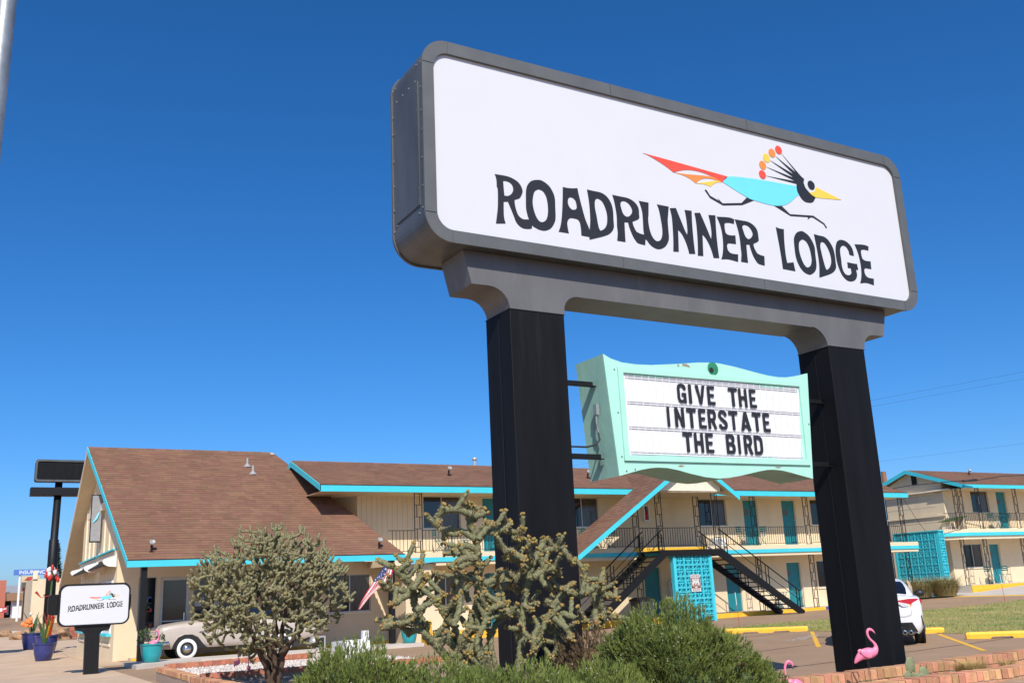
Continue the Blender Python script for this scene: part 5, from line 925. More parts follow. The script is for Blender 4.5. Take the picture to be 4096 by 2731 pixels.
def _f(b):
    for k in range(5200):
        x = ru(4.6, 9.5); y = ru(20.5, 24.0); r = ru(.018, .045); z = .205; t = rnd()
        a = ru(0, 6.28); vs = [(x+r*math.cos(a+i*2.09)*ru(.7, 1.2), y+r*math.sin(a+i*2.09)*ru(.7, 1.2), z) for i in range(3)]+[(x+ru(-.01, .01), y+ru(-.01, .01), z+r*ru(.8, 1.3))]
        b.add(vs, ((0, 1, 3), (1, 2, 3), (2, 0, 3)), t)
_b = MB(); _f(_b); tag(stuff(_b.build('gravel', 'gravel', recalc=False)), 'white gravel stones spread in the brick planter', 'gravel')
wb = thing('utility_box', 'white painted block shaped box standing on the white gravel', 'box', (8.6, 23.3, .2))
one('box_body', 'white', lambda b: (b.prismx([(22.95, .2), (22.95, .64), (23.9, .58), (23.9, .2)], 8.42, 9.05), b.box(8.40, 22.93, .2, 9.07, 23.92, .32)), wb); one('box_knob', 'white', lambda b: b.box(8.98, 23.2, .58, 9.12, 23.34, .82), wb)
fl = thing('flood_light', 'grey flood light on a stubby mount in the gravel', 'lamp', (8.05, 23.9, .2))
one('mount', 'concw', lambda b: (b.box(7.98, 23.84, .18, 8.14, 24.0, .34), b.tube([(8.06, 23.92, .34), (8.06, 23.92, .46)], .02, 8)), fl); one('housing', 'lamp', lambda b: (b.box(7.94, 23.86, .44, 8.26, 23.98, .74), b.lathe([(.14, 0), (.13, .06), (.06, .10)], (7.98, 23.92, .59), 12, (-1, 0, 0))), fl); one('lens', 'glass', lambda b: b.box(7.98, 23.852, .48, 8.22, 23.858, .70), fl)

# ------------------------------------------------------------------ flamingos
def flamingo(label, loc, rz, s=1.0, head=0, legs=True, grp='pink plastic lawn flamingos', tilt=0):
    t = thing('flamingo', label, 'lawn ornament', (0, 0, 0), grp)
    # local: faces +x, legs from z=0; beak tip -> head -> neck -> body -> tail as one skin
    if head == 0: pts = [(.235, .775), (.225, .80), (.20, .835), (.165, .865), (.125, .875), (.092, .86), (.075, .82), (.075, .77), (.095, .71), (.135, .66), (.18, .62), (.215, .565), (.215, .50), (.18, .445), (.11, .42), (.03, .415), (-.05, .40), (-.12, .365), (-.18, .315), (-.225, .265), (-.25, .225)]
    else: pts = [(.10, .755), (.105, .785), (.10, .82), (.08, .855), (.045, .88), (.005, .875), (-.025, .845), (-.045, .79), (-.055, .73), (-.055, .66), (-.045, .60), (-.015, .545), (.01, .51), (.035, .48), (.06, .465), (.10, .46), (.15, .455), (.20, .44), (.25, .41), (.29, .375), (.315, .35)]
    rad = [.004, .010, .017, .028, .033, .030, .026, .024, .021, .021, .024, .033, .054, .085, .105, .112, .105, .085, .060, .036, .012]
    b = MB(); n = 16; ring_ = []
    for i, (x, z) in enumerate(pts):
        a = Vector(pts[min(i+1, len(pts)-1)])-Vector(pts[max(i-1, 0)]); a.normalize(); nx, nz = -a.y, a.x; r = rad[i]; wy = r*(.82 if i > 11 else .85)
        for k in range(n):
            th = 2*math.pi*k/n; rr_ = r*(1+(.05*math.sin(6*th+i) if 13 < i < 20 else 0)); b.v.append((x+nx*math.cos(th)*rr_, math.sin(th)*wy, z+nz*math.cos(th)*rr_))
    b.f = [(i*n+k, i*n+(k+1) % n, (i+1)*n+(k+1) % n, (i+1)*n+k) for i in range(len(pts)-1) for k in range(n)]+[tuple(range(n)), tuple((len(pts)-1)*n+k for k in range(n))]
    o = b.build('body', 'pink', t, True); md = o.modifiers.new('subsurf', 'SUBSURF'); md.levels = md.render_levels = 1
    tip = pts[0]; one('beak', 'beak', lambda b: b.tube([(pts[1][0], 0, pts[1][1]+.004), (tip[0]+.004, 0, tip[1]-.01), (tip[0]-.008, 0, tip[1]-.022)], [.0105, .009, .002], 8), t, True)
    hx, hz = pts[4]; one('eye', 'beak', lambda b: [b.ball((hx+.012, s_*.027, hz+.004), .006, 8, 6) for s_ in (-1, 1)], t)
    for s_ in (-1, 1):
        wx = -.02 if head == 0 else .18
        one('wing', 'pink', lambda b: b.ball((wx, s_*.078, .41), (.13, .022, .07), 14, 8, rot=Matrix.Rotation(R(28 if head == 0 else -24), 3, 'Y')), t, True)
        if legs:
            lx = .02 if head == 0 else .15
            one('leg', 'wire', lambda b: b.tube([(lx+.02*s_, s_*.022, .36), (lx+.02*s_, s_*.022, 0), (lx+.02*s_, s_*.03, -.45)], .0045, 6), t); one('leg_socket', 'pink', lambda b: b.ball((lx+.02*s_, s_*.022, .322), (.012, .012, .022), 8, 6), t, True)
    t.location = loc; t.rotation_euler = (0, R(tilt), R(rz)); t.scale = (s, s, s); return t
flamingo('pink plastic flamingo standing upright in front of the right sign pillar', (8.60, 7.60, .572), -30, .53)
flamingo('pink plastic flamingo at the bottom edge, head bent down, beside the juniper', (7.45, 7.60, .325), -30, .53, 1)
flamingo('small pink flamingo planted between the gravel bricks, seen head on', (5.0, 19.5, .34), -75, .40)
flamingo('small pink flamingo half hidden in shade at the branching cactus', (5.2, 19.4, .25), -110, .38)
flamingo('pink flamingo sitting among the leaves of the turquoise pot', (5.40, 29.75, .30), 150, .75, 1, False)

# ------------------------------------------------------------------ pots and plants by the office
def pot(name, label, m, c, r, h, grp=None, prof=None):
    t = thing(name, label, 'plant pot', (c[0], c[1], c[2]), grp)
    pr = prof or [(r*.62, 0), (r*.72, .02), (r*.90, h*.45), (r*.98, h*.82), (r*1.0, h*.92), (r*1.08, h*.93), (r*1.09, h), (r*.96, h), (r*.94, h*.9)]
    o = one('vessel', m, lambda b: b.lathe(pr, c, 28), t, True); smooth_angle(o, 50); one('soil', 'soil', lambda b: b.lathe([(r*.95, h*.88), (r*.3, h*.9), (.01, h*.9)], c, 20), t); return t
def leafy(b, c, rx, rz, n, l=.06, up=.3, w=.35):
    for k in range(n):
        d = Vector((ru(-1, 1), ru(-1, 1), ru(-.5, 1))); d.normalize(); p = Vector(c)+Vector((d.x*rx, d.y*rx, d.z*rz))*rnd()**.4
        e = (d+Vector((ru(-.6, .6), ru(-.6, .6), up))).normalized(); sd = e.cross(Vector((ru(-1, 1), ru(-1, 1), ru(-1, 1)))).normalized()*l*w; q = p+e*l*ru(.6, 1.3)
        b.add([p, p+(q-p)*.5+sd, q, p+(q-p)*.5-sd], ((0, 1, 2, 3),))
pad = struct(one('kerb_island', 'concw', lambda b: b.prismz([(4.7, 28.7), (6.6, 29.6), (13.6, 29.8), (13.6, 30.95), (4.7, 30.95)], -.1, .11)))
tp = pot('turquoise_pot', 'round turquoise plant pot beside the left porch post', 'teal_pot', (5.28, 29.9, .11), .30, .50)
one('foliage', 'leaf', lambda b: (leafy(b, (5.08, 29.9, .78), .16, .24, 160, .07), leafy(b, (5.52, 29.9, .70), .10, .16, 90, .06)), tp)
tp2 = pot('turquoise_pot', 'turquoise plant pot at the right porch post behind the big cactus', 'teal_pot', (13.35, 30.4, .11), .27, .46); one('foliage', 'leaf', lambda b: leafy(b, (13.35, 30.4, .78), .2, .25, 160, .07), tp2)
yb = thing('yellow_bollard', 'yellow bollards and kerb blocks behind the big cactus', 'bollard', (14.4, 30.6, .1))
one('post', 'yellowp', lambda b: b.lathe([(.09, 0), (.09, .68), (.07, .74), (.02, .77)], (14.2, 30.7, .0), 14), yb, True); one('kerb_block', 'yellowp', lambda b: b.box(14.0, 30.5, 0, 15.6, 30.9, .38), yb)
def bluepot(label, c, s, fn):
    t = pot('blue_pot', label, 'blue_pot', c, .34*s, .58*s, 'cobalt blue pots with metal flowers'); fn(t, Vector(c)+Vector((0, 0, .55*s))); return t
def blades(b, c, n, h, lean, w):
    for k in range(n):
        a = ru(0, 6.28); l = h*ru(.6, 1.1); d = Vector((math.cos(a), math.sin(a), 0)); p = Vector(c)+d*.06; q = p+d*l*lean*.4+Vector((0, 0, l*.6)); r_ = p+d*l*lean+Vector((0, 0, l)); sd = Vector((-d.y, d.x, 0))*w
        b.add([p-sd, p+sd, q+sd, q-sd, r_], ((0, 1, 2, 3), (3, 2, 4)))
def fl1(t, c):
    one('metal_leaf', 'metalgrn', lambda b: blades(b, c, 16, 1.05, .32, .035), t)
    one('red_blades', 'metalred', lambda b: blades(b, c+Vector((.12, 0, .25)), 12, .95, .22, .03), t)
    one('yellow_blades', 'metalyel', lambda b: blades(b, c+Vector((.02, -.05, .2)), 16, .70, .35, .03), t)
    one('cactus_sculpture', 'hotw', lambda b: (b.tube([c, c+Vector((-.05, 0, .25)), c+Vector((-.13, 0, .35))], [.05, .07, .03], 8), b.tube([c, c+Vector((.1, 0, .28)), c+Vector((.22, 0, .3))], [.05, .06, .03], 8)), t)
def fl2(t, c):
    one('metal_leaf', 'metalgrn', lambda b: blades(b, c, 14, 1.0, .4, .04), t)
    one('metal_flower', 'orangeflower', lambda b: [b.lathe([(.11, 0), (.09, .02), (.03, .03), (.01, .03)], c+Vector((ru(-.4, .1), ru(-.1, .1), ru(.35, .8))), 10, (ru(-.4, .2), -1, .3)) for k in range(6)], t); one('flower_centre', 'fwhite', lambda b: b.ball(c+Vector((-.1, -.12, .78)), .06, 8, 6), t)
def fl3(t, c):
    one('stalk', 'metalgrn', lambda b: b.tube([c, c+Vector((.02, 0, 1.2)), c+Vector((.05, 0, 2.3))], [.05, .045, .03], 8), t)
    [one('white_petal', 'fwhite', lambda b: b.ball(c+Vector((.06+ru(-.24, .24), ru(-.1, .1), 2.3+ru(-.2, .25))), (.07, .04, .10), 8, 6), t, True) for k in range(7)]
    [one('red_petal', 'metalred', lambda b: b.ball(c+Vector((.06+ru(-.26, .26), ru(-.1, .1), 2.3+ru(-.3, .4))), (.06, .04, .11), 8, 6), t, True) for k in range(9)]; one('side_bloom', 'metalred', lambda b: b.tube([c+Vector((.03, 0, 1.5)), c+Vector((-.3, 0, 1.42)), c+Vector((-.5, 0, 1.65))], [.01, .01, .05], 6), t)
bluepot('nearest cobalt blue pot with red and yellow metal flowers', (3.21, 37.9, .0), 1.0, fl1); bluepot('middle cobalt blue pot with a tall white and red metal flower', (3.66, 42.3, .07), 1.15, fl3); bluepot('leftmost cobalt blue pot with orange metal sunflowers', (3.35, 45.2, .16), 1.1, fl2)
# small road sign in front of the office
ss = thing('small_sign', 'small white ROADRUNNER LODGE sign on a black T shaped post', 'sign', (3.52, 28.35, 0))
one('post', 'black', lambda b: b.prism([(3.36, -.1), (3.71, -.1), (3.69, .98), (3.74, 1.05), (3.92, 1.09), (3.95, 1.2), (3.08, 1.2), (3.10, 1.10), (3.28, 1.06), (3.34, .98)], 28.26, 28.44), ss)
so = rrect(2.66, 1.20, 4.39, 2.26, .2, 8); si = rrect(2.70, 1.24, 4.35, 2.22, .17, 8)
one('cabinet', 'black', lambda b: (ring(b, so, si, 28.22, 28.48), b.prism(si, 28.34, 28.40)), ss); one('face', 'sign_white', lambda b: b.prism(si, 28.232, 28.26), ss)
one('rear_cabinet', 'black', lambda b: b.prism(rrect(2.44, 1.50, 4.46, 2.02, .1, 5), 28.55, 28.75), ss)
fs_ = 1.32/6.03
for i, (ch, loops) in enumerate(GLYPHS): flat_shape('letter', loops, 'ink', ss, 28.228, .003, 2, xf=lambda x, z: (3.545+x*fs_, 1.70+(z+.62+.055*x)*fs_*1.08-.03))
for i, (c, lp_) in enumerate(BIRD): flat_shape('bird_mark', [lp_], 'ink' if c == 'black' else c, ss, 28.2285+.0004*(i % 3), .002, 1, xf=lambda x, z: (3.555+x*fs_, 1.715+(z+.62+.03*x)*fs_*1.05-.02))
for i, (c, (x, z)) in enumerate(DOTS): flat_shape('bird_mark', [[(x+.06*math.cos(a*.52), z+.06*math.sin(a*.52)) for a in range(12)]], 'ink' if c == 'black' else c, ss, 28.228, .002, 1, xf=lambda x, z: (3.555+x*fs_, 1.715+(z+.62+.03*x)*fs_*1.05-.02))
# flag hung from the right hand porch post
fg = thing('american_flag', 'red white and blue striped flag drooping from the right porch post', 'flag', (12.8, 30.6, 2.7))
def lerp(P, t):
    n = len(P)-1; i = min(int(t*n), n-1); f_ = t*n-i; return Vector(P[i]).lerp(Vector(P[i+1]), f_)
TE = [(12.60, 30.50, 2.64), (12.27, 30.46, 2.22), (11.97, 30.50, 1.82), (11.66, 30.44, 1.42), (11.60, 30.48, 1.20)]; BE = [(12.86, 30.52, 2.62), (12.82, 30.46, 2.38), (12.72, 30.50, 2.10), (12.22, 30.42, 1.80), (11.76, 30.48, 1.30)]
NT = 14
for r in range(13):
    for canton in (0, 1):
        t0, t1 = (0, .36) if canton else (.36, 1)
        if r > 6: t0, t1 = (0, 1) if not canton else (0, 0)
        if t1 <= t0: continue
        b = MB(); vs = []
        for k in range(NT+1):
            t = t0+(t1-t0)*k/NT
            for e in (r/13, (r+1)/13):
                p = lerp(TE, t).lerp(lerp(BE, t), e); p.y += .035*math.sin(9*e+6*t); vs.append(p)
        b.add(vs, [(2*k, 2*k+1, 2*k+3, 2*k+2) for k in range(NT)])
        b.build('canton' if (canton and r < 7) else 'stripe', 'navy' if (canton and r < 7) else ('fred' if r % 2 == 0 else 'fwhite'), fg, True)
_b = MB()
for k in range(22):
    t = ru(.03, .33); e = ru(.04, .5); p = lerp(TE, t).lerp(lerp(BE, t), e); p.y += .035*math.sin(9*e+6*t)-.006; _b.ball(p, (.016, .003, .016), 5, 4)
_b.build('star', 'fwhite', fg); one('flag_pole', 'alu', lambda b: b.tube([(12.9, 30.7, 1.9), (12.84, 30.54, 2.3), (12.72, 30.48, 2.66)], .012, 8), fg)
# ------------------------------------------------------------------ cacti
def knobby(b, pts, r, n=8, step=.02, kn=5, amp=.2, tw=1.3):
    P = [Vector(p) for p in pts]; out = [P[0]]
    # resample with catmull-rom
    for i in range(len(P)-1):
        p0, p1, p2, p3 = P[max(i-1, 0)], P[i], P[i+1], P[min(i+2, len(P)-1)]; m = max(1, int((p2-p1).length/step))
        for k in range(1, m+1):
            t = k/m; out.append(.5*((2*p1)+(p2-p0)*t+(2*p0-5*p1+4*p2-p3)*t*t+(3*p1-p0-3*p2+p3)*t*t*t))
    m = len(out); ph = ru(0, 6)
    rr = []
    for i in range(m):
        e = min(1, (m-1-i)*step/(r*1.1)+.25); rr.append(r*math.sqrt(max(.08, 1-(1-e)**2)))
    b.tube(out, rr, n, True, None, lambda i, k: 1+amp*math.cos(kn*(2*math.pi*k/n)+i*tw+ph)*math.cos(i*2.1+k*1.7))
    return out
def spines(b, path, r, per, l):
    for i in range(len(path)-1):
        d = path[i+1]-path[i]
        for k in range(per):
            v = Vector((ru(-1, 1), ru(-1, 1), ru(-1, 1))); v -= d.normalized()*v.dot(d.normalized())
            if v.length < .1: continue
            v.normalize(); p = path[i]+d*rnd()+v*r*.8; e = v+Vector((ru(-.5, .5), ru(-.5, .5), ru(-.3, .6))); q = p+e.normalized()*l*ru(.6, 1.3); s = v.cross(d).normalized()*.0016*(l/.03)
            b.add([p-s, p+s, q], ((0, 1, 2),))
random.seed(21)
c1 = thing('branching_cholla', 'dense bushy grey green cholla cactus in front of the vintage car', 'cactus', (5.35, 18.3, .12))
base = Vector((5.35, 18.3, .1)); vx = Vector((.864, -.503, 0)); vd = Vector((.503, .864, 0)); cc = Vector((5.27, 18.35, 1.72))
nodes = []; tb_ = MB()
def limb(pts, r0, r1):
    P = [Vector(p) for p in pts]; n = 14; path = [lerp(P, k/n) for k in range(n+1)]; path = [p+Vector((ru(-.02, .02), ru(-.02, .02), 0)) for p in path]
    tb_.tube(path, [r0+(r1-r0)*k/n for k in range(n+1)], 9, True, None, lambda i, k: 1+.12*math.sin(k*2.3+i)); nodes.extend(path[4:])
for (a0, d0, z0), (a1, d1, z1) in (((-.10, 0, .55), (-.55, .1, 1.25)), ((.05, -.1, .6), (.05, -.2, 1.3)), ((.16, 0, .6), (.50, .1, 1.2)), ((-.02, .2, .7), (-.1, .6, 1.4)), ((.2, -.1, .7), (.75, -.2, 1.35)), ((-.1, -.15, .5), (-.35, -.5, 1.3)), ((.1, .1, .7), (.2, .2, 1.75)), ((-.1, .1, .8), (-.3, .0, 1.8))):
    limb([base+vx*a0*.35+vd*d0*.3, base+vx*a0+vd*d0+Vector((0, 0, z0-.1)), base+vx*a1+vd*d1+Vector((0, 0, z1-.1))], .062, .03)
tb_.build('trunk', 'bark', c1, True)
sb_ = MB(); pb_ = MB(); cand = []
for k in range(4600):
    d = Vector((ru(-1, 1), ru(-1, 1), ru(-1, 1)))
    if not .3 < d.length < 1: continue
    bump_ = 1+.16*noise.noise(d*2.6+Vector((5, 2, 1)))
    if noise.noise(d*2.2+Vector((1, 7, 3))) < -.22: continue
    p = cc+(vx*d.x*1.46+vd*d.y*1.25)*bump_+Vector((0, 0, d.z*1.18*bump_+.04))
    if p.z < .50+.22*abs(d.x): continue
    cand.append((d.length, p, d))
cand.sort(key=lambda q: q[0])
for dl, p, d in cand:
    nn = min(nodes, key=lambda q: (q-p).length_squared+.15*max(0, q.z-p.z)**2); v = p-nn
    L_ = min(v.length, .30)
    if v.length < .07: continue
    if v.length > .30: p = nn+v.normalized()*.30
    m = nn+(p-nn)*.5+Vector((ru(-.03, .03), ru(-.03, .03), -.02*L_))
    tip = p+Vector((0, 0, .05))+d*.06
    path = knobby(sb_, [nn, m, p, tip], 0.0245*ru(.8, 1.15), 7, .026, 3, .34, 1.1); nodes += [m, p]
    spines(pb_, path, .027, 4, .026)
    if rnd() < .16: sb_.ball(tip, (.026, .026, .03), 7, 5)
stuff(sb_.build('stems', 'stem1', c1, True, False)); stuff(pb_.build('spines', 'spine', c1, recalc=False))
fb_ = MB()
for k in range(46):
    q = random.choice(nodes[60:]); 
    if (q-cc).length > .9: fb_.ball(q+Vector((ru(-.04, .04), ru(-.04, .04), .05)), (.024, .024, .028), 7, 5)
stuff(fb_.build('flower_buds', 'fruit', c1, True))
# the big rope stemmed cholla in front of the left pillar: branches laid out on a frame of real depth
C2Y = 7.62
def at(u, v, y):       # point on the plane y of the place that is seen at (u, v) of a survey photo
    d = (CA*(u-2048)-CB*(v-1365.5))/3900.0+CF; t = y/d.y; return Vector((d.x*t, y, CAM_H+d.z*t))
BR = [[(830,1360),(822,1150),(815,900),(820,770),(800,640),(770,560),(760,470)],[(770,490),(690,462),(605,465),(565,505),(560,565)],[(765,490),(775,432)],[(790,530),(842,460)],[(800,650),(720,600),(622,592),(600,655)],[(815,650),(890,565),(935,560)],[(890,610),(1000,575),(1010,540)],[(970,595),(1075,605),(1100,590)],[(930,660),(1000,720),(1060,745),(1120,785)],[(1040,640),(1108,652)],[(800,710),(730,690),(650,745)],[(805,770),(720,775),(640,832)],[(820,870),(740,880),(672,900)],
[(560,1330),(500,1290),(470,1200),(420,1080),(400,990),(380,920),(330,880),(285,828)],[(400,970),(440,900),(450,800)],[(392,960),(350,895),(355,790)],[(385,985),(300,972),(205,950)],[(380,995),(320,1035),(270,1072)],[(425,1010),(520,962),(582,875)],[(420,1105),(500,1062),(600,1000)],[(460,1195),(350,1182),(205,1212)],[(470,1245),(365,1252)],[(310,1190),(252,1160)],[(440,970),(480,885)],
[(720,1340),(665,1210),(600,1125),(560,1055)],[(662,1205),(700,1085),(700,965),(722,880)],[(765,1330),(770,1200),(805,1100),(850,1000),(872,900)],[(810,1330),(860,1185),(870,1085)],[(900,1300),(960,1155),(1060,1122),(1150,1052)],[(950,1010),(1000,932),(1080,985)],[(865,930),(942,900)],[(640,1120),(690,1020),(650,960)],[(760,1050),(740,960),(790,920)],[(930,1080),(950,1000),(930,950)],
[(1090,1340),(1105,1130),(1120,1000),(1140,920),(1160,820),(1200,745),(1242,650)],[(1165,780),(1140,700),(1180,662)],[(1195,730),(1290,712),(1362,690)],[(1350,697),(1400,765),(1442,805)],[(1135,870),(1070,785),(985,770)],[(1175,890),(1250,845),(1320,835),(1332,882)],[(1235,915),(1290,962),(1380,965),(1422,930)],[(1290,1090),(1380,985),(1480,1005),(1560,955),(1600,940)],[(1250,1045),(1342,1072)],[(1480,1003),(1500,905),(1500,832)],[(1300,1115),(1200,1165),(1100,1162)],[(1340,1115),(1450,1155),(1512,1172)],[(1300,1150),(1395,1230),(1412,1292)],[(1210,1200),(1172,1285),(1180,1362)],[(1010,1110),(940,1132)],[(1555,985),(1590,1100),(1602,1190)],
[(1480,880),(1530,905),(1610,905),(1600,985)],[(1560,1010),(1660,1005),(1712,1035)],[(1565,1100),(1575,1205)],[(1590,1010),(1620,1125),(1700,1145)],[(1180,1340),(1240,1200),(1290,1110)],[(1330,1330),(1310,1220),(1250,1150)],[(640,1290),(620,1180),(660,1100)],[(880,1200),(900,1100),(1000,1060)],[(700,830),(760,800),(815,800)],[(1000,860),(1050,905),(1030,960)],[(1250,950),(1220,880),(1260,800)]]
c2 = thing('rope_cholla', 'tall cholla cactus with rope like arms and yellow fruit before the left pillar', 'cactus', (4.3, C2Y, .4))
random.seed(5); sb_ = MB(); pb_ = MB(); fb_ = MB(); cb_ = MB()
for i, br in enumerate(BR):
    y0 = C2Y+ru(-.30, .25); y1 = y0+ru(-.2, .2); n = len(br)
    pts = [at(1400+u*.6258, 1750+v*.6258, y0+(y1-y0)*k/max(1, n-1)) for k, (u, v) in enumerate(br)]
    if br[0][1] >= 1240: pts = [Vector((4.28+ru(-.06, .06), 7.66, .42)), pts[0].lerp(Vector((4.28, 7.66, .42)), .4)]+pts
    r = .029 if n > 4 else .0255
    path = knobby(sb_, pts, r*ru(.9, 1.1), 10, .011, 4, .30, .9)
    spines(pb_, path, r, 5, .028)
    ends = [path[-1]]+([path[int(len(path)*q)] for q in (.62, .8, .9)] if n < 5 else [path[int(len(path)*q)] for q in (.5, .7, .85, .93)])
    for e in ends:
        for k in range(6 if e is path[-1] else 4):
            d = Vector((ru(-1, 1), ru(-1, .4), ru(-.4, 1))).normalized(); p = e+d*r*ru(.8, 1.5); s = ru(.009, .014)
            rot = d.to_track_quat('Z', 'Y').to_matrix()
            fb_.ball(p, (s, s, s*1.25), 8, 6, rot=rot); cb_.lathe([(s*.55, 0), (s*.3, -.004), (.001, -.005)], p+d*s*1.2, 7, d)
    # stubby side joints
    for k in range(len(path)//11):
        e = path[random.randrange(len(path)//3, len(path))]; d = Vector((ru(-1, 1), ru(-1, 1), ru(-.2, 1))).normalized()
        q = knobby(sb_, [e, e+d*.05, e+d*ru(.09, .17)+Vector((0, 0, .02))], r*.8, 8, .011, 4, .30, .9); spines(pb_, q, r*.8, 4, .026)
        for j in range(5):
            dd = (d+Vector((ru(-.8, .8), ru(-.8, .8), ru(-.5, .8)))).normalized(); p = q[-1]+dd*.02; s = ru(.009, .014); fb_.ball(p, (s, s, s*1.2), 8, 6, rot=dd.to_track_quat('Z', 'Y').to_matrix()); cb_.lathe([(s*.5, 0), (s*.3, -.004), (.001, -.005)], p+dd*s*1.15, 7, dd)
stuff(sb_.build('stems', 'stem2', c2, True, False)); stuff(pb_.build('spines', 'spine', c2, recalc=False)); stuff(fb_.build('fruit', 'fruit', c2, True, False)); stuff(cb_.build('fruit_cups', 'fcup', c2, recalc=False))
# prickly pear
pp = thing('prickly_pear', 'small prickly pear with oval spotted pads in the brick bed', 'cactus', (9.3, 7.6, .45))
for (x, y, z, rx, rz_, a, ty) in ((9.235, 7.58, .625, .055, .085, 8, 10), (9.345, 7.62, .61, .018, .10, -3, 75), (9.16, 7.56, .515, .05, .06, -20, 20), (9.27, 7.56, .50, .05, .05, 40, -20), (9.48, 7.6, .52, .085, .06, 55, 15), (9.41, 7.58, .47, .07, .045, 70, -10)):
    rot = Matrix.Rotation(R(-30+ty), 3, 'Z') @ Matrix.Rotation(R(a), 3, 'Y'); pdl = one('pad', 'pear', lambda b: b.ball((x, y, z), (rx, .013, rz_), 16, 10, rot=rot), pp, True)
    def _f(b):
        for i in range(-2, 3):
            for j in range(-3, 4):
                u, w = i*.019+(.0095 if j % 2 else 0), j*.022
                if (u/rx)**2+(w/rz_)**2 < .8: b.ball(Vector((x, y, z))+rot @ Vector((u, -.0125, w)), .0036, 5, 4)
    one('areole', 'areole', _f, pdl)
# ------------------------------------------------------------------ junipers and grasses
def juniper(label, c, rx, ry, rz_, n, seed, dens=1.0, mname='juniper', name='juniper_bush', grp='low juniper bushes under the sign'):
    random.seed(seed); c = Vector(c); t = thing(name, label, 'bush', (c.x, c.y, .4), grp); b = MB(); tw = MB()
    for k in range(n):
        d = Vector((ru(-1, 1), ru(-1, 1), ru(-.25, 1))); d.normalize(); lump = 1+.30*noise.noise(d*2.3+Vector((seed, 0, 0)))+.14*noise.noise(d*6.5+Vector((0, seed, 0)))
        dep = 1-.30*rnd()**2; p = c+Vector((d.x*rx, d.y*ry, d.z*rz_))*lump*dep
        ax = (Vector((d.x/rx, d.y/ry, d.z/rz_)).normalized()*.6+Vector((ru(-.45, .45), ru(-.45, .45), ru(.25, 1.0)))).normalized(); l = ru(.035, .085)
        for j in range(9):
            e = (ax+Vector((ru(-.55, .55), ru(-.55, .55), ru(-.4, .5)))).normalized(); q0 = p+ax*l*.8*(j/9); q1 = q0+e*l*ru(.35, .6); s = e.cross(Vector((ru(-1, 1), ru(-1, 1), ru(-1, 1)))).normalized()*.0036
            b.add([q0-s, q0+s, q1], ((0, 1, 2),))
        if k % 16 == 0: tw.tube([c+Vector((d.x*rx, d.y*ry, d.z*rz_))*.25, p-ax*.02], [.008, .003], 4, False)
    if mname == 'juniper':
        br_ = MB(); wb_ = MB()
        for k in range(n//14):
            d = Vector((ru(-1, 1), ru(-1, 1), ru(-.2, 1))); d.normalize(); lump = 1+.30*noise.noise(d*2.3+Vector((seed, 0, 0)))+.14*noise.noise(d*6.5+Vector((0, seed, 0)))
            if noise.noise(d*3.1+Vector((seed*2, 4, 1))) < .05: continue
            p = c+Vector((d.x*rx, d.y*ry, d.z*rz_))*lump*ru(.9, 1.03)
            for j in range(9):
                e = (d+Vector((ru(-.7, .7), ru(-.7, .7), ru(0, .9)))).normalized(); s = e.orthogonal().normalized()*.004; q0 = p+e*.01; br_.add([q0-s, q0+s, q0+e*ru(.02, .05)], ((0, 1, 2),))
        for k in range(n//60):
            d = Vector((ru(-1, 1), ru(-1, 1), ru(-.1, 1))); d.normalize(); lump = 1+.30*noise.noise(d*2.3+Vector((seed, 0, 0)))+.14*noise.noise(d*6.5+Vector((0, seed, 0))); wb_.ball(c+Vector((d.x*rx, d.y*ry, d.z*rz_))*lump*1.02+Vector((0, 0, .02)), .006, 5, 3)
        stuff(br_.build('dead_sprigs', 'junbrown', t, recalc=False)); stuff(wb_.build('berries', 'sage', t, recalc=False))
    b.build('foliage', mname, t, recalc=False); tw.build('twigs', 'junbrown', t, recalc=False)
    core = MB()
    for i in range(13):
        th = math.pi*.62*i/12
        for k in range(20):
            a = 2*math.pi*k/20; d = Vector((math.sin(th)*math.cos(a), math.sin(th)*math.sin(a), math.cos(th))); lump = 1+.30*noise.noise(d*2.3+Vector((seed, 0, 0))); core.v.append(c+Vector((d.x*rx, d.y*ry, d.z*rz_))*lump*.74)
    core.f = [(i*20+k, (i+1)*20+k, (i+1)*20+(k+1) % 20, i*20+(k+1) % 20) for i in range(12) for k in range(20)]; core.build('light_block_core', 'junbrown' if mname != 'juniper' else 'leaf', t)  # solid dark core added to stop light passing through the bush
    return t
juniper('leftmost juniper bush beside the white box', (2.62, 6.95, .72), .50, .5, .52, 5200, 1); juniper('juniper bush below the left arms of the big cholla', (3.10, 6.40, .62), .48, .5, .46, 5200, 2)
juniper('juniper bush directly below the big cholla', (3.72, 6.30, .56), .50, .5, .46, 5200, 3); juniper('juniper bush at the foot of the left sign pillar', (4.38, 6.45, .52), .46, .5, .48, 5000, 4)
juniper('tall rounded juniper bush between the two sign pillars', (5.22, 6.62, .80), .54, .5, .56, 8200, 5); juniper('low juniper bush right of the rounded one', (5.85, 6.75, .58), .42, .45, .48, 4600, 6); juniper('juniper bush sloping down to the bent flamingo', (6.25, 6.85, .40), .42, .4, .42, 4200, 7)
juniper('sparse brown twiggy shrub between juniper and left pillar', (4.95, 7.35, .72), .32, .3, .50, 1300, 8, mname='junbrown', name='twiggy_shrub', grp=None)
juniper('small silver grey shrub at the bottom edge among junipers', (3.05, 5.95, .72), .14, .14, .17, 700, 9, mname='sage', name='silver_shrub', grp=None); juniper('pale silver shrub low under the rope cholla', (3.35, 6.0, .66), .13, .12, .15, 600, 10, mname='sage', name='silver_shrub', grp=None)
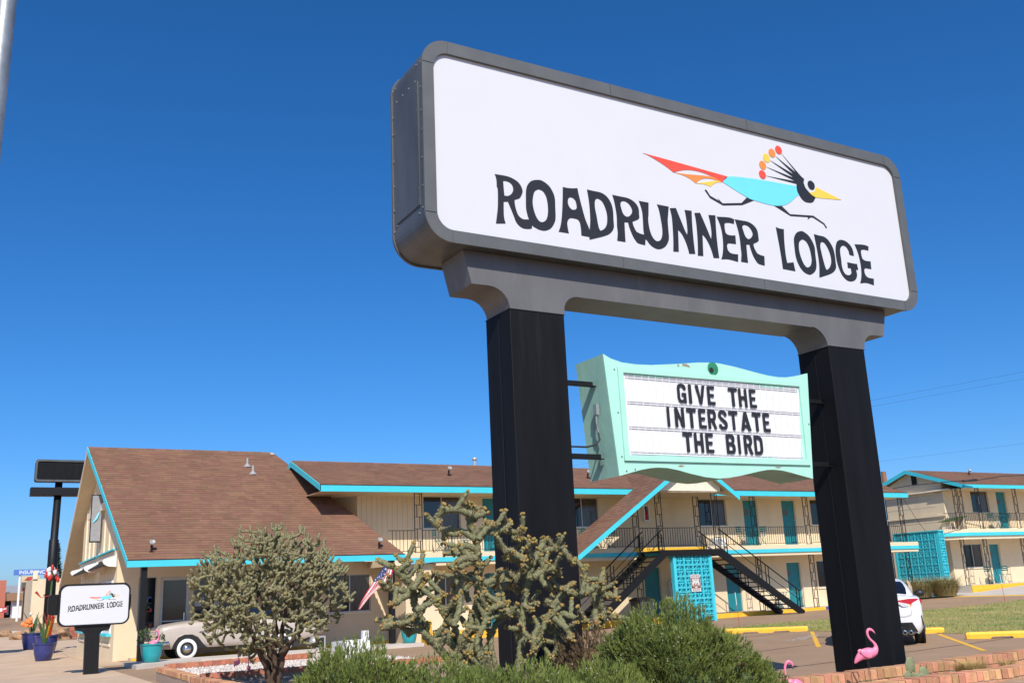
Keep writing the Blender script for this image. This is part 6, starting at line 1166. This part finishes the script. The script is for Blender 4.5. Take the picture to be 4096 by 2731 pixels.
def clump(name, label, c, n, h, spread, m, w=.006, seed=1, cat='grass'):
    random.seed(seed); t = thing(name, label, cat, c); b = MB()
    for k in range(n):
        a = ru(0, 6.28); r0 = spread*.45*rnd()**.5; l = h*ru(.5, 1.15); ln_2 = ru(.15, 1.0)*spread; d = Vector((math.cos(a), math.sin(a), 0)); p = Vector(c)+d*r0; q = p+d*ln_2*.35+Vector((0, 0, l*.62)); e = p+d*ln_2+Vector((0, 0, l*ru(.55, 1.0))); s = Vector((-d.y, d.x, 0))*w
        b.add([p-s, p+s, q+s*.7, q-s*.7, e], ((0, 1, 2, 3), (3, 2, 4)))
    b.build('blades', m, t, recalc=False); return t
clump('dry_grass_clump', 'straw coloured dry grass tuft spilling over the brick bed', (10.3, 7.62, .43), 900, .20, .30, 'straw', .0022, 3); clump('dry_grass_clump', 'small dry grass tuft by the red bricks at right', (11.15, 7.75, .45), 260, .12, .16, 'straw', .002, 4)
clump('green_grass_tuft', 'short green grass tuft in front of the right sign pillar', (8.05, 7.45, .42), 160, .17, .14, 'ggrass', .0025, 5); clump('green_grass_tuft', 'thin green weeds at the feet of the upright flamingo', (8.45, 7.5, .42), 120, .16, .16, 'ggrass', .0022, 6); clump('green_grass_tuft', 'green weed right of the prickly pear', (9.75, 7.6, .43), 60, .10, .08, 'ggrass', .002, 8)
clump('ornamental_grass', 'large drooping clump of green and straw grass before the breeze block wall', (41.6, 31.55, .45), 2000, 1.0, 1.05, 'ggrass', .011, 9); clump('ornamental_grass', 'second drooping grass clump nearer the white sedan', (40.7, 32.3, .42), 1900, 1.0, 1.1, 'ggrass', .011, 10)

# ------------------------------------------------------------------ bistro furniture on the galleries
def chair_parts(t):
    one('seat', 'teal', lambda b: [b.box(-.19, -.19+k*.066, .44, .19, -.145+k*.066, .455) for k in range(6)], t); one('backrest', 'teal', lambda b: [b.box(-.19, .19, .62+k*.09, .19, .205, .68+k*.09) for k in range(3)], t)
    for s in (-1, 1):
        one('leg', 'teal', lambda b: b.tube([(s*.2, -.2, 0), (s*.2, .19, .62), (s*.2, .2, .88)], .011, 5), t); one('leg', 'teal', lambda b: b.tube([(s*.185, .2, 0), (s*.185, -.19, .45)], .011, 5), t)
ch0 = thing('bistro_chair', '', 'chair', (0, 0, 0), 'teal folding bistro chairs on the galleries'); chair_parts(ch0)
tb0 = thing('bistro_table', '', 'table', (0, 0, 0), 'teal bistro tables on the galleries'); one('table_top', 'teal', lambda b: b.lathe([(.3, .70), (.3, .715), (.01, .716)], (0, 0, 0), 18), tb0)
for k in range(3): a = k*2.09; one('leg', 'teal', lambda b: b.tube([(.24*math.cos(a), .24*math.sin(a), 0), (-.1*math.cos(a), -.1*math.sin(a), .70)], .011, 5), tb0)
_cu = [False, False]
def put(kind, label, x, y, z, rz):
    src = (ch0, tb0)[kind]; o = src if not _cu[kind] else copy_tree(src); _cu[kind] = True
    o.location = (x, y, z); o.rotation_euler = (0, 0, R(rz)); o['label'] = label
for lab, x, z in (('below the leftmost upper window', 16.2, 3.03), ('left of door 22 on the upper gallery', 30.9, 3.03), ('near the long roof slope upstairs', 22.7, 3.03), ('before the wing upper window by door 24', 48.6, 3.6), ('below the wing ground floor window', 47.6, .86), ('at ground level past the stair', 32.5, .3)):
    put(0, 'teal folding chair left of the table '+lab, x-.5, 32.85, z, 80); put(0, 'teal folding chair right of the table '+lab, x+.55, 32.9, z, -95); put(1, 'small round teal table '+lab, x, 32.85, z, 20)
ac = thing('window_air_conditioner', 'white louvred air conditioner unit on the upper gallery by the stair head', 'air conditioner', (29.3, 33.3, 3.03)); one('case', 'white', lambda b: b.box(29.0, 33.1, 3.04, 29.6, 33.5, 3.42), ac); one('louvre', 'plast', lambda b: [b.box(29.04, 33.093, 3.08+k*.05, 29.28, 33.098, 3.10+k*.05) for k in range(6)], ac)
gt = thing('green_awning_board', 'bright green topped bench on the wing gallery by the corner', 'bench', (45.0, 33, 3.6)); one('top', 'metalgrn', lambda b: b.prism([(44.2, 4.02), (45.6, 4.26), (45.6, 4.30), (44.2, 4.06)], 32.6, 33.3), gt); one('side', 'cream2', lambda b: (b.box(44.3, 32.7, 3.6, 44.36, 33.2, 4.02), b.box(45.4, 32.7, 3.6, 45.46, 33.2, 4.2)), gt)
for lab, x, y in (('white and red marker rod on the lawn beyond the white sedan', 37.2, 25.5), ('thin marker rod beside the left wheel stop', 22.6, 25.0)):
    t = thing('marker_rod', lab, 'marker', (x, y, g(x, y)), 'thin plastic marker rods on the lawn edge'); one('rod', 'metalred', lambda b: b.tube([(x, y, g(x, y)), (x-.03, y, g(x, y)+.75)], .008, 6), t); one('reflector', 'white', lambda b: b.tube([(x-.03, y, g(x, y)+.75), (x-.05, y, g(x, y)+1.15)], .011, 6), t)

# ------------------------------------------------------------------ utility pole and overhead lines
up_ = thing('utility_pole', 'brown wooden utility pole rising behind the motel roof end', 'pole', (46.3, 38, .5)); one('pole', 'wood', lambda b: b.tube([(46.35, 38, 0), (46.3, 38, 7.25)], [.17, .14], 12), up_); one('insulator', 'lamp', lambda b: (b.tube([(46.0, 37.8, 6.0), (46.3, 37.9, 6.2)], .03, 6), b.ball((45.6, 37.6, 5.9), .08, 8, 6)), up_)
def wire(name, label, pts, r=.006, sag=0.0):
    P = [Vector(p) for p in pts]; n = 24; path = []
    for k in range(n+1):
        t = k/n; p = lerp(P, t); p.z -= sag*4*t*(1-t); path.append(p)
    return tag(one(name, 'cable', lambda b: b.tube(path, r, 6), None, True), label, 'cable')
wire('service_cable', 'thick black service cable crossing in front of the wing gable', [(40.3, 32.6, 5.64), (41.2, 32.4, 5.76), (43.6, 32, 5.94), (45.6, 31.6, 6.02), (47.0, 31.2, 6.2), (50.1, 30.0, 6.2), (60, 26, 6.9)], .022)
tag(one('cable_splice', 'cable', lambda b: (b.tube([(44.55, 31.8, 5.975), (45.45, 31.63, 6.015)], .06, 10)), None, True), 'black cylindrical splice case hanging on the thick service cable', 'cable splice')
wire('overhead_line', 'upper of two thin overhead lines in the sky at right', [at(2270, 1868, 95), at(3490, 1600, 60), at(4100, 1486, 50), at(5000, 1290, 40)], .007); wire('overhead_line', 'lower of two thin overhead lines in the sky at right', [at(2270, 1882, 95), at(3490, 1625, 60), at(4100, 1514, 50), at(5000, 1330, 40)], .007); wire('overhead_line', 'single thin line above the wing roof', [at(3480, 1850, 70), at(4100, 1772, 60), at(5000, 1640, 50)], .007)
wire('wall_cable', 'slack grey cable hanging down the wing end wall', [(41.9, 33.4, 5.26), (42.5, 33.6, 4.79), (43.2, 33.8, 4.22), (44.0, 34, 3.65)], .012)

# ------------------------------------------------------------------ the far left: street, signs, buildings
gp_ = thing('lamp_pole', 'galvanised steel pole close to the camera at the upper left edge', 'pole', (.055, 3.6, 0)); one('pole', 'steel', lambda b: b.tube([(-.02, 3.6, -.1), (.012, 3.6, 2.5), (.030, 3.6, 4.2), (.09, 3.6, 8)], [.042, .037, .034, .03], 20), gp_, True)
bp = thing('black_pylon_sign', 'tall plain black double panel sign on a black pole beyond the office', 'sign', (5.25, 60, .6))
one('pole', 'black', lambda b: b.tube([(5.2, 60, .3), (5.2, 60, 5.4), (5.2, 60, 5.45), (5.25, 60, 9)], [.27, .25, .2, .19], 14), bp, True); one('upper_panel', 'pillar', lambda b: b.prism(rrect(4.0, 8.58, 8.0, 9.74, .12, 4), 59.6, 60.4), bp); one('panel_rim', 'cab', lambda b: ring(b, rrect(3.97, 8.55, 8.03, 9.77, .14, 4), rrect(4.08, 8.66, 7.92, 9.66, .1, 4), 59.55, 59.62), bp)
one('lower_panel', 'black', lambda b: b.box(3.83, 59.6, 7.80, 8.1, 60.4, 8.24), bp)
for k in range(7): one('louvre', 'plast', lambda b: b.box(3.86, 59.57, 7.83+k*.058, 8.0, 59.6, 7.86+k*.058), bp)
ins = thing('insurance_sign', 'blue INSURANCE lettered sign panel on a white pole far left', 'sign', (4.58, 75, 1.1)); one('pole', 'white', lambda b: b.tube([(4.58, 75, 1), (4.57, 75, 4.08)], .075, 10), ins); one('panel', 'insblue', lambda b: b.box(4.18, 74.85, 4.06, 6.35, 75.1, 4.42), ins); text('lettering', 'INSURANCE', .24, 'white', ins, T((4.5, 74.845, 4.12)), w=1.75, bold=.01)
brd = thing('cream_board_sign', 'cream board with red arrow and red lower strip below the blue sign', 'sign', (5.2, 76, 1.2)); one('board', 'boardcream', lambda b: b.box(4.75, 75.9, 2.95, 5.85, 76, 4.02), brd); one('arrow_mark', 'redboard', lambda b: b.prism([(4.9, 3.72), (5.1, 3.95), (5.6, 3.97), (5.3, 3.84), (5.6, 3.70)], 75.88, 75.899), brd); one('lower_strip', 'redboard', lambda b: b.box(4.85, 75.88, 3.02, 5.75, 75.899, 3.25), brd); text('lettering', 'Good Ideas', .08, 'white', brd, T((4.95, 75.875, 3.1)), w=.7); one('leg', 'wood', lambda b: (b.box(4.9, 75.92, 1, 5, 75.98, 2.95), b.box(5.6, 75.92, 1, 5.7, 75.98, 2.95)), brd)
cb = thing('cream_building', 'small cream flat roofed shop with dark doorway behind the flower pots', 'building', (6.5, 72, 1.1))
def _f(b):
    wall_xz(b, 5.0, 12, .8, 3.62, 70, [(5.75, 6.3, 1.3, 2.6), (6.5, 6.75, 1.7, 2.4), (7.2, 8.4, 1.7, 2.5)], .15); b.quad((5, 70, .8), (5, 70, 3.62), (5, 78, 3.62), (5, 78, .8)); b.quad((5, 70, 3.62), (12, 70, 3.62), (12, 78, 3.62), (5, 78, 3.62))
one('wall', 'cream', _f, cb); one('doorway', 'inner', lambda b: b.box(5.75, 70.13, 1.3, 6.3, 70.15, 2.6), cb); one('window', 'glass', lambda b: b.box(6.5, 70.13, 1.7, 6.75, 70.15, 2.4), cb); one('window', 'glass', lambda b: b.box(7.2, 70.13, 1.7, 8.4, 70.15, 2.5), cb); one('door_head', 'wood', lambda b: b.box(5.68, 69.96, 2.6, 6.36, 69.998, 2.68), cb); one('parapet', 'cream2', lambda b: b.box(5.0, 69.9, 3.62, 5.25, 70.2, 4.15), cb)
rb = thing('red_brick_house', 'red brick house with grey roof at the far left edge', 'building', (3.5, 88, 1.2)); one('wall', 'brick_red', lambda b: (b.box(-4, 86, .8, 4.05, 92, 3.0), b.box(3.7, 85, .8, 4.3, 86, 4.05)), rb); one('roof', 'roofgrey', lambda b: b.add([(-4, 85.6, 3.0), (6.2, 85.6, 2.95), (5.6, 90, 3.75), (-4, 90, 3.8)], ((0, 1, 2, 3),)), rb); one('eave', 'white', lambda b: b.box(4.3, 85.55, 2.86, 6.2, 85.62, 2.98), rb); one('shopfront', 'inner', lambda b: b.box(4.3, 87, 1.0, 6.2, 87.1, 2.9), rb); one('display', 'white', lambda b: [b.box(4.5+.35*k, 86.9, 1.5+.2*(k % 2), 4.7+.35*k, 86.95, 2.2) for k in range(4)], rb)
wbd = thing('white_shed', 'small white weathered shed behind the insurance sign pole', 'shed', (5.3, 82, 1.2)); one('wall', 'white', lambda b: b.box(4.6, 81, .9, 6.0, 83, 2.5), wbd); one('roof', 'wood', lambda b: b.prismx([(80.6, 2.48), (83.4, 2.48), (82, 3.05)], 4.2, 6.3), wbd)
rsn = thing('red_board', 'low red sign board with white winged emblem at the far left edge', 'sign', (3.3, 70, 1.1)); one('board', 'redboard', lambda b: b.box(2.9, 69.97, 1.66, 3.7, 70.03, 2.0), rsn); one('emblem', 'white', lambda b: (b.prism([(3.28, 1.78), (3.36, 1.70), (3.44, 1.78), (3.42, 1.94), (3.30, 1.94)], 69.955, 69.968), b.prism([(3.45, 1.90), (3.66, 1.93), (3.62, 1.86), (3.48, 1.82)], 69.955, 69.968)), rsn); one('leg', 'wood', lambda b: b.box(3.0, 69.98, .8, 3.05, 70.02, 1.66), rsn)
wsg = thing('edge_sign', 'white bordered dark red sign board cut by the left picture edge', 'sign', (.6, 40, 0)); one('board', 'white', lambda b: b.prism(rrect(-.1, 4.2, 1.17, 5.75, .12, 5), 40, 40.15), wsg); one('field', 'redboard', lambda b: b.prism(rrect(-.05, 4.28, 1.09, 5.67, .1, 5), 39.985, 39.998), wsg); one('post', 'black', lambda b: b.tube([(.4, 40.1, 0), (.4, 40.1, 4.3)], .08, 8), wsg)
bwl = thing('brick_planter_wall', 'red brick planter wall behind the small sign', 'wall', (5.6, 52, .4)); brick_wall(bwl, (5.0, 52), (5.75, 52), .98, .3, 'brick_red', courses=1)
one('brick_face', 'brick_red', lambda b: b.box(4.9, 52.02, .2, 5.9, 52.5, .86), bwl)
for k in range(6):
    for j in range(7):
        me = brick_mesh(.20, .03, .062, 'brick_red'); o = link('brick', me, bwl); o.matrix_basis = T((4.75+k*.212+(.1 if j % 2 else 0), 51.985, .36+j*.074))
random.seed(14)
for k, (x, y, s) in enumerate(((3.4, 53, .42), (4.4, 50.8, .62), (4.75, 51.3, .75), (4.2, 52.5, .4), (3.0, 56, .32), (2.6, 57, .3), (3.8, 55, .36), (4.9, 55.5, .7))):
    b = MB(); n, m = 12, 8
    for i in range(m+1):
        th = math.pi*i/m
        for q in range(n):
            a = 6.283*q/n; d = Vector((math.sin(th)*math.cos(a), math.sin(th)*math.sin(a), math.cos(th))); b.v.append(Vector((x, y, g(x, y)+.12))+Vector((d.x, d.y, d.z*.62))*s*(1+.35*noise.noise(d*1.7+Vector((k*3, 0, 0)))))
    b.f = [(i*n+q, (i+1)*n+q, (i+1)*n+(q+1) % n, i*n+(q+1) % n) for i in range(m) for q in range(n)]
    tag(b.build('boulder', 'rock'), ['tan boulder in front of the red flowers', 'large tan boulder left of the small sign', 'tallest tan boulder against the brick planter', 'low flat boulder between the pots', 'small stone near the street kerb', 'leftmost small stone near the street kerb', 'middling stone behind the pots', 'rear boulder behind the small sign'][k], 'boulder', 'tan boulders along the street edge')
struct(one('street_kerb', 'concw', lambda b: b.box(-30, 57.6, .3, 4.0, 58, .72)))
ct = thing('conifer_tree', 'dark conical conifer behind the black sign pole', 'tree', (8.5, 95, 1.2)); one('trunk', 'bark', lambda b: b.tube([(8.5, 95, 1), (8.52, 95, 7.0)], [.14, .03], 8), ct)
def _f(b):
    for k in range(2600):
        t = rnd()**.75; z = 2.0+5.3*t; r = (1-t)*1.25*(.75+.35*noise.noise(Vector((k*.01, z*2.1, 0))))*ru(.25, 1)**.5+.03; a = ru(0, 6.283); p = Vector((8.5+r*math.cos(a), 95+r*math.sin(a), z-.15*r)); d = Vector((math.cos(a), math.sin(a), ru(-.3, .5))); s = Vector((ru(-1, 1), ru(-1, 1), ru(-1, 1))).normalized()*.05; q = p+d*ru(.15, .3); b.add([p-s, p+s, q], ((0, 1, 2),))
one('crown', 'conifer', _f, ct)
bh = thing('street_shrub', 'dark green shrub beside the white shed', 'bush', (6.1, 78, 1.2)); one('foliage', 'conifer', lambda b: leafy(b, (6.1, 78.5, 2.3), .55, .9, 900, .12), bh)
